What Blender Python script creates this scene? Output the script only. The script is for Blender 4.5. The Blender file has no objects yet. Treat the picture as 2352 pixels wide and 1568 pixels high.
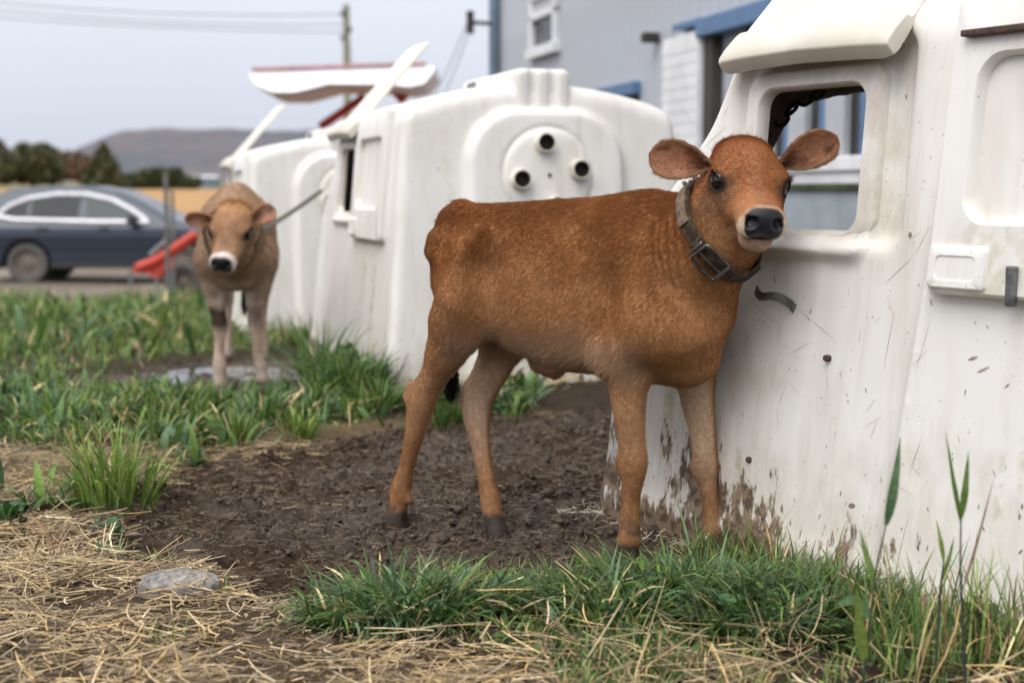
import bpy, bmesh, math, os, random
import numpy as np
from mathutils import Vector, Matrix, Quaternion

ONLY = os.environ.get('SCENE_ONLY', '')
def want(k): return (not ONLY) or (k in ONLY.split(','))

# ------------------------------------------------------------------ camera, sky, sun, exposure
SC = bpy.context.scene
COL = SC.collection
CAM_H = 0.85
F_PX = 3267.0                       # 50 mm on 36 mm, for a picture 2352 units wide
PITCH = math.atan(349.0 / F_PX)
cam_data = bpy.data.cameras.new('camera')
cam_data.lens = 50.0
cam_data.sensor_width = 36.0
cam_data.clip_end = 9000
cam_data.clip_start = 0.05
cam_data.dof.use_dof = True
cam_data.dof.focus_distance = 3.12
cam_data.dof.aperture_fstop = 2.8
cam = bpy.data.objects.new('camera', cam_data)
COL.objects.link(cam)
cam.location = (0, 0, CAM_H)
cam.rotation_euler = (math.pi / 2 - PITCH, 0, 0)
SC.camera = cam

SUN_EL, SUN_AZ = math.radians(52), math.radians(215)      # azimuth clockwise from +Y: behind the camera, to the left
world = bpy.data.worlds.new('World')
SC.world = world
world.use_nodes = True
wn = world.node_tree
wn.nodes.clear()
w_out = wn.nodes.new('ShaderNodeOutputWorld')
w_bg = wn.nodes.new('ShaderNodeBackground')
w_sky = wn.nodes.new('ShaderNodeTexSky')
w_sky.sky_type = 'NISHITA'
w_sky.sun_disc = False
w_sky.sun_elevation = SUN_EL
w_sky.sun_rotation = SUN_AZ
w_sky.air_density = 1.0
w_sky.dust_density = 3.0
w_scale = wn.nodes.new('ShaderNodeVectorMath'); w_scale.operation = 'SCALE'; w_scale.inputs['Scale'].default_value = 0.06
wn.links.new(w_sky.outputs[0], w_scale.inputs[0])
# a closed cloud deck: luminance rises evenly from horizon to zenith as under any overcast sky
w_tc = wn.nodes.new('ShaderNodeTexCoord')
w_sep = wn.nodes.new('ShaderNodeSeparateXYZ')
wn.links.new(w_tc.outputs['Generated'], w_sep.inputs[0])
w_cl = wn.nodes.new('ShaderNodeClamp')
wn.links.new(w_sep.outputs['Z'], w_cl.inputs[0])
w_ma = wn.nodes.new('ShaderNodeMath'); w_ma.operation = 'MULTIPLY_ADD'
w_ma.inputs[1].default_value = 1.55; w_ma.inputs[2].default_value = 0.71
wn.links.new(w_cl.outputs[0], w_ma.inputs[0])
w_noise = wn.nodes.new('ShaderNodeTexNoise'); w_noise.inputs['Scale'].default_value = 2.2; w_noise.inputs['Detail'].default_value = 4
wn.links.new(w_tc.outputs['Generated'], w_noise.inputs['Vector'])
w_mr = wn.nodes.new('ShaderNodeMapRange'); w_mr.inputs['To Min'].default_value = 0.93; w_mr.inputs['To Max'].default_value = 1.07
wn.links.new(w_noise.outputs[0], w_mr.inputs[0])
w_mm = wn.nodes.new('ShaderNodeMath'); w_mm.operation = 'MULTIPLY'
wn.links.new(w_ma.outputs[0], w_mm.inputs[0]); wn.links.new(w_mr.outputs[0], w_mm.inputs[1])
w_cc = wn.nodes.new('ShaderNodeMix'); w_cc.data_type = 'RGBA'; w_cc.inputs[6].default_value = (0.735, 0.78, 0.90, 1); w_cc.inputs[7].default_value = (0.80, 0.80, 0.81, 1)
w_cr = wn.nodes.new('ShaderNodeMapRange'); w_cr.inputs['From Max'].default_value = 0.55; wn.links.new(w_cl.outputs[0], w_cr.inputs[0]); wn.links.new(w_cr.outputs[0], w_cc.inputs[0])
w_cloud = wn.nodes.new('ShaderNodeVectorMath'); w_cloud.operation = 'SCALE'; wn.links.new(w_cc.outputs[2], w_cloud.inputs[0])
wn.links.new(w_mm.outputs[0], w_cloud.inputs['Scale'])
w_mix = wn.nodes.new('ShaderNodeMix'); w_mix.data_type = 'RGBA'; w_mix.inputs[0].default_value = 0.90
wn.links.new(w_scale.outputs[0], w_mix.inputs[6]); wn.links.new(w_cloud.outputs[0], w_mix.inputs[7])
wn.links.new(w_mix.outputs[2], w_bg.inputs[0])
w_bg.inputs[1].default_value = 1.0
wn.links.new(w_bg.outputs[0], w_out.inputs[0])

sun_data = bpy.data.lights.new('sun', 'SUN')
sun_data.energy = 1.3
sun_data.angle = math.radians(40)
sun_data.color = (1.0, 0.965, 0.91)
sun = bpy.data.objects.new('sun', sun_data)
COL.objects.link(sun)
_sd = Vector((math.sin(SUN_AZ) * math.cos(SUN_EL), math.cos(SUN_AZ) * math.cos(SUN_EL), math.sin(SUN_EL)))
sun.rotation_euler = _sd.to_track_quat('Z', 'Y').to_euler()
sun.location = _sd * 30

SC.view_settings.view_transform = 'Standard'
SC.view_settings.look = 'None'
SC.view_settings.exposure = 0.40
SC.view_settings.gamma = 1.0
SC.view_settings.use_curve_mapping = False
SC.cycles.max_bounces = 6
SC.cycles.diffuse_bounces = 3
SC.cycles.glossy_bounces = 3
SC.cycles.adaptive_threshold = 0.02
SC.cycles.transparent_max_bounces = 8
SC.cycles.caustics_reflective = False
SC.cycles.caustics_refractive = False

# ------------------------------------------------------------------ measuring helpers
FW = np.array([0, math.cos(PITCH), -math.sin(PITCH)])
UPV = np.array([0, math.sin(PITCH), math.cos(PITCH)])
def ray(u, v):
    return FW + np.array([1, 0, 0]) * ((u - 1176) / F_PX) + UPV * ((784 - v) / F_PX)
C0 = np.array([0, 0, CAM_H])
def at(u, v, Y):                    # the point seen at (u,v) that stands Y metres away
    r = ray(u, v); return C0 + r * (Y / r[1])
def on_ground(u, v, z=0.0):
    r = ray(u, v); return C0 + r * ((z - CAM_H) / r[2])
def lin(c):                         # sRGB 0-255 to linear
    c = np.asarray(c, float) / 255.0
    return np.where(c <= 0.04045, c / 12.92, ((c + 0.055) / 1.055) ** 2.4)
def sstep(a, b, x):
    t = np.clip((x - a) / (b - a), 0, 1); return t * t * (3 - 2 * t)
def lerp(a, b, t): return a + (b - a) * t

# ------------------------------------------------------------------ numpy noise
def _h(ix, iy, iz, seed):
    n = (ix.astype(np.int64) * 374761393 + iy.astype(np.int64) * 668265263 + iz.astype(np.int64) * 2147483647 + seed * 974634777) & 0xffffffff
    n = ((n ^ (n >> 13)) * 1274126177) & 0xffffffff
    n = ((n ^ (n >> 16)) * 2246822519) & 0xffffffff
    return ((n ^ (n >> 15)) & 0xffffff).astype(np.float64) / 0xffffff
def vnoise(P, seed=0):
    P = np.asarray(P, float)
    if P.shape[1] == 2: P = np.column_stack([P, np.zeros(len(P))])
    i = np.floor(P).astype(np.int64); f = P - i; f = f * f * f * (f * (f * 6 - 15) + 10)
    r = 0
    for dx in (0, 1):
        wx = f[:, 0] if dx else 1 - f[:, 0]
        for dy in (0, 1):
            wy = f[:, 1] if dy else 1 - f[:, 1]
            for dz in (0, 1):
                wz = f[:, 2] if dz else 1 - f[:, 2]
                r = r + wx * wy * wz * _h(i[:, 0] + dx, i[:, 1] + dy, i[:, 2] + dz, seed)
    return r * 2 - 1
def fbm(P, oct=4, seed=0, gain=0.5, lac=2.03):
    a, s, r, t = 1.0, 1.0, 0, 0
    for k in range(oct):
        r = r + a * vnoise(np.asarray(P) * s + 17.3 * k, seed + k); t += a; a *= gain; s *= lac
    return r / t

# ------------------------------------------------------------------ scene helpers
def link(o, parent=None):
    COL.objects.link(o)
    if parent is not None: o.parent = parent
    return o
def tag(o, label=None, cat=None, group=None, kind=None):
    if label: o['label'] = label
    if cat: o['category'] = cat
    if group: o['group'] = group
    if kind: o['kind'] = kind
    return o
def empty(name, loc=(0, 0, 0), rz=0.0, label=None, cat=None, group=None):
    o = bpy.data.objects.new(name, None); link(o)
    o.location = loc; o.rotation_euler = (0, 0, rz); o.empty_display_size = 0.1
    return tag(o, label, cat, group)
def np_mesh(name, V, F, mat=None, smooth=True, cols=None, attrs=None):
    """F: an (n,3) or (n,4) int array, or a list of such arrays."""
    V = np.asarray(V, np.float32)
    Fs = F if isinstance(F, list) else [F]
    Fs = [np.asarray(f, np.int32) for f in Fs if len(f)]
    me = bpy.data.meshes.new(name)
    me.vertices.add(len(V)); me.vertices.foreach_set('co', V.ravel())
    nl = sum(f.size for f in Fs); npoly = sum(len(f) for f in Fs)
    me.loops.add(nl); me.loops.foreach_set('vertex_index', np.concatenate([f.ravel() for f in Fs]))
    tot = np.concatenate([np.full(len(f), f.shape[1], np.int32) for f in Fs])
    st = np.concatenate([[0], np.cumsum(tot)[:-1]]).astype(np.int32)
    me.polygons.add(npoly); me.polygons.foreach_set('loop_start', st); me.polygons.foreach_set('loop_total', tot)
    me.polygons.foreach_set('use_smooth', np.full(npoly, bool(smooth)))
    me.update(calc_edges=True)
    if cols is not None:
        c = np.asarray(cols, np.float32)
        if c.shape[1] == 3: c = np.column_stack([c, np.ones(len(c), np.float32)])
        a = me.attributes.new('Col', 'FLOAT_COLOR', 'POINT'); a.data.foreach_set('color', c.ravel())
    for k, v in (attrs or {}).items():
        a = me.attributes.new(k, 'FLOAT', 'POINT'); a.data.foreach_set('value', np.asarray(v, np.float32))
    if mat: me.materials.append(mat)
    return me
def mobj(name, me, parent=None, loc=None, rot=None):
    o = bpy.data.objects.new(name, me); link(o, parent)
    if loc is not None: o.location = loc
    if rot is not None: o.rotation_euler = rot
    return o

class MB:
    """collects boxes, tubes, lathes, sheets into one mesh"""
    def __init__(s): s.v = []; s.f = []
    def add(s, V, F):
        n = len(s.v); s.v.extend([tuple(map(float, p)) for p in V]); s.f.extend([tuple(int(i) + n for i in f) for f in F]); return s
    def box(s, c, size, R=None, bev=0.0):
        hx, hy, hz = [k / 2 for k in size]
        b = min(bev, hx * .9, hy * .9, hz * .9)
        if b <= 0:
            P = np.array([(x, y, z) for x in (-hx, hx) for y in (-hy, hy) for z in (-hz, hz)])
            F = [(0, 1, 3, 2), (4, 6, 7, 5), (0, 4, 5, 1), (2, 3, 7, 6), (0, 2, 6, 4), (1, 5, 7, 3)]
        else:
            bm = bmesh.new(); bmesh.ops.create_cube(bm, size=1)
            for v in bm.verts: v.co = Vector((v.co.x * 2 * hx, v.co.y * 2 * hy, v.co.z * 2 * hz))
            bmesh.ops.bevel(bm, geom=bm.edges[:] , offset=b, segments=2, affect='EDGES', profile=0.6)
            bm.verts.index_update()
            P = np.array([v.co[:] for v in bm.verts]); F = [[v.index for v in f.verts] for f in bm.faces]; bm.free()
        if R is not None: P = P @ np.asarray(R, float).T
        return s.add(P + np.asarray(c, float), F)
    def tube(s, pts, r, n=8, cap=True):
        pts = np.asarray(pts, float); m = len(pts); r = np.broadcast_to(np.asarray(r, float), (m,))
        T = np.gradient(pts, axis=0); T /= np.linalg.norm(T, axis=1)[:, None] + 1e-12
        ref = np.array([0, 0, 1.0]) if abs(T[0][2]) < 0.9 else np.array([1.0, 0, 0])
        V = []; A = np.linspace(0, 2 * np.pi, n, endpoint=False)
        x = np.cross(ref, T[0]); x /= np.linalg.norm(x)
        for k in range(m):
            x = x - T[k] * (x @ T[k]); x /= np.linalg.norm(x) + 1e-12; y = np.cross(T[k], x)
            V += [pts[k] + r[k] * (np.cos(a) * x + np.sin(a) * y) for a in A]
        F = [(k * n + i, k * n + (i + 1) % n, (k + 1) * n + (i + 1) % n, (k + 1) * n + i) for k in range(m - 1) for i in range(n)]
        if cap: F += [tuple(range(n))[::-1], tuple(range((m - 1) * n, m * n))]
        return s.add(V, F)
    def lathe(s, prof, n=24, c=(0, 0, 0), R=None):
        """prof: (radius, height) pairs about the local z axis"""
        A = np.linspace(0, 2 * np.pi, n, endpoint=False); V = []
        for r, h in prof: V += [(r * np.cos(a), r * np.sin(a), h) for a in A]
        m = len(prof)
        F = [(k * n + i, k * n + (i + 1) % n, (k + 1) * n + (i + 1) % n, (k + 1) * n + i) for k in range(m - 1) for i in range(n)]
        V = np.array(V)
        if R is not None: V = V @ np.asarray(R, float).T
        return s.add(V + np.asarray(c, float), F)
    def build(s, name, mat, parent=None, smooth=False, loc=None):
        me = bpy.data.meshes.new(name); me.from_pydata(s.v, [], s.f); me.update()
        if smooth:
            me.polygons.foreach_set('use_smooth', np.ones(len(me.polygons), bool))
            me.set_sharp_from_angle(angle=math.radians(40))
        if mat: me.materials.append(mat)
        return mobj(name, me, parent, loc)
def rot_z_to(d):
    return np.array(Vector(d).to_track_quat('Z', 'Y').to_matrix())

# ------------------------------------------------------------------ materials
class NT:
    def __init__(s, name):
        s.m = bpy.data.materials.new(name); s.m.use_nodes = True; s.t = s.m.node_tree; s.t.nodes.clear()
        s.out = s.t.nodes.new('ShaderNodeOutputMaterial'); s.b = s.n('ShaderNodeBsdfPrincipled')
        s.l(s.b.outputs[0], s.out.inputs[0])
    def n(s, typ, **kw):
        x = s.t.nodes.new(typ)
        for k, v in kw.items(): setattr(x, k, v)
        return x
    def l(s, a, b): s.t.links.new(a, b)
    def put(s, sock, v):
        if isinstance(v, bpy.types.NodeSocket): s.l(v, sock)
        elif isinstance(v, (tuple, list)) and sock.type == 'RGBA' and len(v) == 3: sock.default_value = (*v, 1)
        else: sock.default_value = v
    def attr(s, name, out='Color'):
        return s.n('ShaderNodeAttribute', attribute_name=name).outputs[out]
    def obj(s): return s.n('ShaderNodeTexCoord').outputs['Object']
    def pos(s): return s.n('ShaderNodeNewGeometry').outputs['Position']
    def scale(s, vec, sc):
        x = s.n('ShaderNodeMapping'); s.put(x.inputs['Vector'], vec); x.inputs['Scale'].default_value = sc if isinstance(sc, tuple) else (sc,) * 3
        return x.outputs[0]
    def noise(s, vec, scale, detail=4, rough=0.55, dist=0.0):
        x = s.n('ShaderNodeTexNoise'); s.put(x.inputs['Vector'], vec); x.inputs['Scale'].default_value = scale
        x.inputs['Detail'].default_value = detail; x.inputs['Roughness'].default_value = rough; x.inputs['Distortion'].default_value = dist
        return x.outputs[0]
    def vor(s, vec, scale, out='Distance', rnd=1.0):
        x = s.n('ShaderNodeTexVoronoi'); s.put(x.inputs['Vector'], vec); x.inputs['Scale'].default_value = scale; x.inputs['Randomness'].default_value = rnd
        return x.outputs[out]
    def ramp(s, v, lo, hi, a=0.0, b=1.0, smooth=True):
        x = s.n('ShaderNodeMapRange'); s.put(x.inputs[0], v); x.inputs[1].default_value = lo; x.inputs[2].default_value = hi
        x.inputs[3].default_value = a; x.inputs[4].default_value = b
        if smooth: x.interpolation_type = 'SMOOTHSTEP'
        return x.outputs[0]
    def math(s, op, a, b=None, c=None):
        x = s.n('ShaderNodeMath', operation=op); s.put(x.inputs[0], a)
        if b is not None: s.put(x.inputs[1], b)
        if c is not None: s.put(x.inputs[2], c)
        return x.outputs[0]
    def mix(s, f, a, b, mode='MIX'):
        x = s.n('ShaderNodeMix', data_type='RGBA', blend_type=mode); s.put(x.inputs[0], f); s.put(x.inputs[6], a); s.put(x.inputs[7], b)
        return x.outputs[2]
    def xyz(s, vec):
        x = s.n('ShaderNodeSeparateXYZ'); s.put(x.inputs[0], vec); return x.outputs
    def bump(s, h, strength=0.3, dist=0.01, normal=None):
        x = s.n('ShaderNodeBump'); s.put(x.inputs['Height'], h); x.inputs['Strength'].default_value = strength; x.inputs['Distance'].default_value = dist
        if normal is not None: s.l(normal, x.inputs['Normal'])
        return x.outputs[0]
    def set(s, **kw):
        for k, v in kw.items(): s.put(s.b.inputs[k.replace('_', ' ')], v)
        return s
def simple(name, col, rough=0.6, metal=0.0, var=0.25, scale=12.0, bump=0.1, dirt=None, dirt_amt=0.4):
    t = NT(name); v = t.obj()
    n1 = t.noise(v, scale, 5); n2 = t.noise(v, scale * 0.17, 3)
    f = t.math('ADD', t.ramp(n1, .3, .7, -var, var), t.ramp(n2, .3, .7, -var * .7, var * .7))
    c = t.mix(1.0, col, t.math('ADD', f, 1.0), 'MULTIPLY')
    if dirt is not None: c = t.mix(t.ramp(t.noise(v, scale * .4, 6, .65), .5, .72, 0, dirt_amt), c, dirt)
    t.set(Base_Color=c, Roughness=t.ramp(n1, .3, .7, max(rough - .08, 0.03), min(rough + .1, 1)), Metallic=metal)
    if bump: t.set(Normal=t.bump(n1, bump, .01))
    return t.m

# ------------------------------------------------------------------ distance fields and their surface
class Field:
    def __init__(s, lo, hi, h):
        s.lo = np.asarray(lo, float); s.h = h
        s.n = np.ceil((np.asarray(hi, float) - s.lo) / h).astype(int) + 1
        s.g = np.full(s.n, 0.5, np.float32)
        s.ax = [(s.lo[k] + np.arange(s.n[k]) * h).astype(np.float32) for k in range(3)]
    def sub(s, lo, hi):
        a = np.clip(np.floor((np.asarray(lo) - s.lo) / s.h).astype(int), 0, s.n); b = np.clip(np.ceil((np.asarray(hi) - s.lo) / s.h).astype(int) + 1, 0, s.n)
        if np.any(b <= a): return None, None
        sl = tuple(slice(a[k], b[k]) for k in range(3))
        X = s.ax[0][sl[0]][:, None, None]; Y = s.ax[1][sl[1]][None, :, None]; Z = s.ax[2][sl[2]][None, None, :]
        return sl, (X, Y, Z)
    def op(s, lo, hi, fn, k, mode='add'):
        sl, P = s.sub(lo, hi)
        if sl is None: return
        d = fn(*P).astype(np.float32); g = s.g[sl]
        if mode == 'add':
            m = np.minimum(g, d); w = np.maximum(k - np.abs(g - d), 0); s.g[sl] = m - w * w / (4 * k)
        else:                       # carve d away
            m = np.maximum(g, -d); w = np.maximum(k - np.abs(g + d), 0); s.g[sl] = m + w * w / (4 * k)
    def cone(s, a, b, ra, rb, k=0.03, mode='add', squash=None):
        a = np.asarray(a, float); b = np.asarray(b, float); m = max(ra, rb) + k + 0.03
        def fn(X, Y, Z):
            d = b - a; L = max(d @ d, 1e-12)
            t = np.clip(((X - a[0]) * d[0] + (Y - a[1]) * d[1] + (Z - a[2]) * d[2]) / L, 0, 1)
            return np.sqrt((X - a[0] - t * d[0]) ** 2 + (Y - a[1] - t * d[1]) ** 2 + (Z - a[2] - t * d[2]) ** 2) - (ra + (rb - ra) * t)
        s.op(np.minimum(a, b) - m, np.maximum(a, b) + m, fn, k, mode)
    def limb(s, rows, k=0.03, dens=6, mode='add'):
        """one smooth tapering limb through (point, radius) rows"""
        P = np.array([np.append(p, r) for p, r in rows]); n = len(P); out = []
        E = np.vstack([2 * P[0] - P[1], P, 2 * P[-1] - P[-2]])
        for i in range(n - 1):
            a, b, c, d = E[i], E[i + 1], E[i + 2], E[i + 3]
            for t in np.arange(dens) / dens: out.append(.5 * (2 * b + (c - a) * t + (2 * a - 5 * b + 4 * c - d) * t ** 2 + (3 * b - a - 3 * c + d) * t ** 3))
        out.append(P[-1]); Q = np.array(out); m = Q[:, 3].max() + k + .02
        def fn(X, Y, Z):
            D = None
            for a, b in zip(Q[:-1], Q[1:]):
                e = b[:3] - a[:3]; L = max(e @ e, 1e-12); t = np.clip(((X - a[0]) * e[0] + (Y - a[1]) * e[1] + (Z - a[2]) * e[2]) / L, 0, 1)
                d = np.sqrt((X - a[0] - t * e[0]) ** 2 + (Y - a[1] - t * e[1]) ** 2 + (Z - a[2] - t * e[2]) ** 2) - (a[3] + (b[3] - a[3]) * t); D = d if D is None else np.minimum(D, d)
            return D
        s.op(Q[:, :3].min(0) - m, Q[:, :3].max(0) + m, fn, k, mode)
    def ell(s, c, r, R=None, k=0.03, mode='add'):
        c = np.asarray(c, float); r = np.asarray(r, float); R = np.eye(3) if R is None else np.asarray(R, float); m = r.max() + k + 0.03
        def fn(X, Y, Z):
            q = [((X - c[0]) * R[0, j] + (Y - c[1]) * R[1, j] + (Z - c[2]) * R[2, j]) for j in range(3)]
            k0 = np.sqrt(sum((q[j] / r[j]) ** 2 for j in range(3))); k1 = np.sqrt(sum((q[j] / r[j] ** 2) ** 2 for j in range(3))) + 1e-6
            return k0 * (k0 - 1) / k1
        s.op(c - m, c + m, fn, k, mode)
    def sample(s, P):
        q = (np.asarray(P, float) - s.lo) / s.h; i = np.clip(np.floor(q).astype(int), 0, s.n - 2); f = q - i; r = 0
        for dx in (0, 1):
            for dy in (0, 1):
                for dz in (0, 1):
                    w = (f[:, 0] if dx else 1 - f[:, 0]) * (f[:, 1] if dy else 1 - f[:, 1]) * (f[:, 2] if dz else 1 - f[:, 2])
                    r = r + w * s.g[i[:, 0] + dx, i[:, 1] + dy, i[:, 2] + dz]
        return r
    def surface(s):
        G = s.g; neg = G < 0; n = np.array(G.shape)
        cnt = np.zeros(n - 1, np.int8)
        for dx in (0, 1):
            for dy in (0, 1):
                for dz in (0, 1):
                    cnt += neg[dx:n[0] - 1 + dx, dy:n[1] - 1 + dy, dz:n[2] - 1 + dz]
        act = (cnt > 0) & (cnt < 8)
        I = np.argwhere(act); idx = np.full(act.shape, -1, np.int32); idx[act] = np.arange(len(I))
        cor = np.array([(x, y, z) for x in (0, 1) for y in (0, 1) for z in (0, 1)])
        val = np.stack([G[I[:, 0] + c[0], I[:, 1] + c[1], I[:, 2] + c[2]] for c in cor], 1).astype(float)
        acc = np.zeros((len(I), 3)); w = np.zeros(len(I))
        for a in range(8):
            for b in range(a + 1, 8):
                if np.abs(cor[a] - cor[b]).sum() != 1: continue
                m = (val[:, a] < 0) != (val[:, b] < 0)
                t = val[m, a] / (val[m, a] - val[m, b])
                acc[m] += cor[a] + t[:, None] * (cor[b] - cor[a]); w[m] += 1
        V = s.lo + (I + acc / w[:, None]) * s.h
        quads = []
        for ax in range(3):
            o1, o2 = [(1, 2), (2, 0), (0, 1)][ax]
            sl0 = [slice(None)] * 3; sl1 = [slice(None)] * 3
            sl0[ax] = slice(0, n[ax] - 1); sl1[ax] = slice(1, n[ax])
            ch = neg[tuple(sl0)] != neg[tuple(sl1)]; fl = neg[tuple(sl0)]
            E = np.argwhere(ch); ok = (E[:, o1] > 0) & (E[:, o2] > 0) & (E[:, o1] < n[o1] - 1) & (E[:, o2] < n[o2] - 1); E = E[ok]
            f = fl[E[:, 0], E[:, 1], E[:, 2]]
            e1 = np.zeros(3, int); e1[o1] = 1; e2 = np.zeros(3, int); e2[o2] = 1
            q = [E - e1 - e2, E - e2, E, E - e1]
            q = np.stack([idx[p[:, 0], p[:, 1], p[:, 2]] for p in q], 1)
            q[~f] = q[~f][:, ::-1]; quads.append(q)
        return V, np.concatenate(quads)
def vert_normals(V, F):
    N = np.zeros_like(V); fn = np.cross(V[F[:, 2]] - V[F[:, 0]], V[F[:, 3]] - V[F[:, 1]])
    for k in range(4): np.add.at(N, F[:, k], fn)
    return N / (np.linalg.norm(N, axis=1)[:, None] + 1e-12)
def smooth_mesh(V, F, it=2, w=0.5):
    e = np.concatenate([F[:, [0, 1]], F[:, [1, 2]], F[:, [2, 3]], F[:, [3, 0]]])
    for _ in range(it):
        A = np.zeros_like(V); c = np.zeros(len(V))
        np.add.at(A, e[:, 0], V[e[:, 1]]); np.add.at(c, e[:, 0], 1); np.add.at(A, e[:, 1], V[e[:, 0]]); np.add.at(c, e[:, 1], 1)
        V = V + w * (A / c[:, None] - V)
    return V
def poly_sd(P, poly):
    """signed distance of 2-D points to a polygon, negative inside"""
    P = np.asarray(P, float); poly = np.asarray(poly, float); n = len(poly)
    d = np.full(len(P), 1e18); sgn = np.ones(len(P))
    for i in range(n):
        a, b = poly[i], poly[i - 1]; e = b - a; w = P - a
        t = np.clip((w @ e) / (e @ e), 0, 1); q = w - t[:, None] * e; d = np.minimum(d, (q ** 2).sum(1))
        c1 = P[:, 1] >= a[1]; c2 = P[:, 1] < b[1]; c3 = e[0] * w[:, 1] > e[1] * w[:, 0]
        fl = (c1 & c2 & c3) | (~c1 & ~c2 & ~c3); sgn[fl] *= -1
    return sgn * np.sqrt(d)
RNG = np.random.default_rng(7)
# ------------------------------------------------------------------ ground
def gpoly(pts): return np.array([on_ground(u, v)[:2] for u, v in pts])
MUD1 = gpoly([(225, 1290), (300, 1170), (470, 1065), (800, 1010), (1000, 985), (1180, 950), (1400, 940), (1560, 960), (1640, 1130), (1620, 1270), (1470, 1330), (1300, 1340), (1000, 1345), (850, 1405), (640, 1425), (540, 1385), (480, 1315), (330, 1290)])
MUD2 = gpoly([(60, 870), (280, 835), (430, 805), (700, 778), (760, 850), (640, 900), (420, 905), (220, 890)])
PUD = gpoly([(330, 850), (400, 832), (520, 826), (640, 830), (668, 862), (600, 884), (470, 890), (370, 884)])
STRAW = gpoly([(-400, 1190), (60, 1190), (200, 1175), (300, 1290), (480, 1315), (560, 1392), (820, 1415), (860, 1480), (1000, 1520), (1250, 1530), (1300, 1700), (-500, 1700)])
DRY = gpoly([(-200, 1035), (330, 1040), (430, 1095), (200, 1160), (-200, 1165)])
DRY2 = gpoly([(700, 985), (980, 975), (1000, 1000), (760, 1040), (480, 1070), (420, 1050)])
CLUMPS = [on_ground(u, v)[:2].tolist() + [r] for u, v, r in ((930, 1440, .16), (1060, 1425, .08), (1480, 1415, .17), (1620, 1400, .15), (1390, 1470, .07), (1850, 1445, .14), (1750, 1480, .12))]
def base_z(X, Y):
    d = np.asarray(Y, float) - .18 * np.asarray(X, float)
    z = -.67 * sstep(9.0, 23.0, d) - .10 * sstep(6.2, 9.0, d)
    z = z + 1.60 * sstep(40, 170, d) + 4 * sstep(200, 900, d)
    return z
def warp(P, amp, fr, seed):
    return P + amp * np.column_stack([fbm(P * fr, 3, seed), fbm(P * fr + 9.1, 3, seed + 1)])
def zones(X, Y):
    P = np.column_stack([np.ravel(X), np.ravel(Y)]).astype(float); n = len(P)
    near = (P[:, 1] > .8) & (P[:, 1] < 9.5) & (np.abs(P[:, 0]) < 4.5)
    W = warp(P[near], .10, 3.0, 3); W2 = warp(P[near], .05, 8.0, 13)
    out = {k: np.zeros(n) for k in ('mud', 'mud2', 'puddle', 'straw', 'dry', 'hutch')}
    q = (W + W2) / 2
    out['mud'][near] = sstep(.05, -.05, poly_sd(q, MUD1))
    out['mud2'][near] = sstep(.12, -.10, poly_sd(q, MUD2))
    out['puddle'][near] = sstep(.03, -.05, poly_sd(W2, PUD))
    out['straw'][near] = sstep(.08, -.06, poly_sd(q, STRAW))
    out['dry'][near] = np.maximum(sstep(.08, -.05, poly_sd(q, DRY)), sstep(.06, -.04, poly_sd(q, DRY2)))
    for (O, ang) in HUTCHES:
        d = P - np.array(O[:2]); a = math.radians(ang); xt = np.array([math.sin(-a), -math.cos(a)]); yt = np.array([math.cos(a), math.sin(-a)])
        t_, y_ = d @ xt, d @ yt
        out['hutch'] = np.maximum(out['hutch'], sstep(.06, -.02, np.maximum(np.maximum(-t_, t_ - 1.95), np.abs(y_) - .72)))
    d = P[:, 1] - .18 * P[:, 0]
    out['gravel'] = sstep(18.2, 19.2, d + .6 * fbm(P * .5, 3, 5)) * sstep(33, 31, d)
    out['field'] = sstep(36, 42, d)
    return out
HUTCHES = [((.833, 4.082), -32.0), ((-.435, 8.02), -18.0), ((-1.69, 11.45), -18.0)]
PRINTS = []                     # hoof prints: x, y, size, depth
def ground_z(X, Y, detail=True):
    X = np.ravel(X).astype(float); Y = np.ravel(Y).astype(float); P = np.column_stack([X, Y])
    z = base_z(X, Y)
    if not detail: return z
    zn = zones(X, Y); near = Y < 11
    m = np.zeros(len(X)); q = P[near]
    mud = zn['mud'][near]; mud2 = zn['mud2'][near]; st = zn['straw'][near] + zn['dry'][near]; hu = zn['hutch'][near]
    r1 = fbm(q * 6.0, 3, 31); r2 = fbm(q * 19, 4, 37); r3 = fbm(q * 55, 3, 41)
    ridge = 1 - np.abs(fbm(q * 11, 3, 57)) * 2.4
    h = .012 * r1 * (1 - hu)
    h = h + mud * (-.024 + .024 * r2 + .022 * r3 + .018 * ridge) + mud2 * (-.040 + .016 * r2 + .006 * r3 + .006 * ridge)
    h = h + np.clip(st, 0, 1) * (.012 + .010 * r2)
    grass = np.clip(1 - mud - mud2 - st - hu, 0, 1); h = h + grass * (.020 + .018 * r2)
    for (px, py, s, dp) in PRINTS:
        d2 = ((q[:, 0] - px) ** 2 + (q[:, 1] - py) ** 2) / (s * s); h = h - dp * np.exp(-d2 * 1.5) + dp * .45 * np.exp(-(np.sqrt(d2) - 1.5) ** 2 * 5)
    m[near] = h
    far = ~near; m[far] = .05 * fbm(P[far] * .6, 3, 71) * sstep(11, 13, Y[far])
    return z + m
for _u, _v in ((1444, 1300), (1656, 1286), (906, 1206), (1148, 1240)): _p = on_ground(_u, _v); PRINTS.append((_p[0], _p[1], .040, .016))
_r = np.random.default_rng(11)
for _ in range(90):
    p = on_ground(_r.uniform(300, 1600), _r.uniform(960, 1390))[:2]
    PRINTS.append((p[0], p[1], _r.uniform(.022, .040), _r.uniform(.010, .026)))
for _ in range(40):
    p = on_ground(_r.uniform(80, 760), _r.uniform(790, 900))[:2]; PRINTS.append((p[0], p[1], _r.uniform(.035, .06), _r.uniform(.01, .03)))

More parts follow.
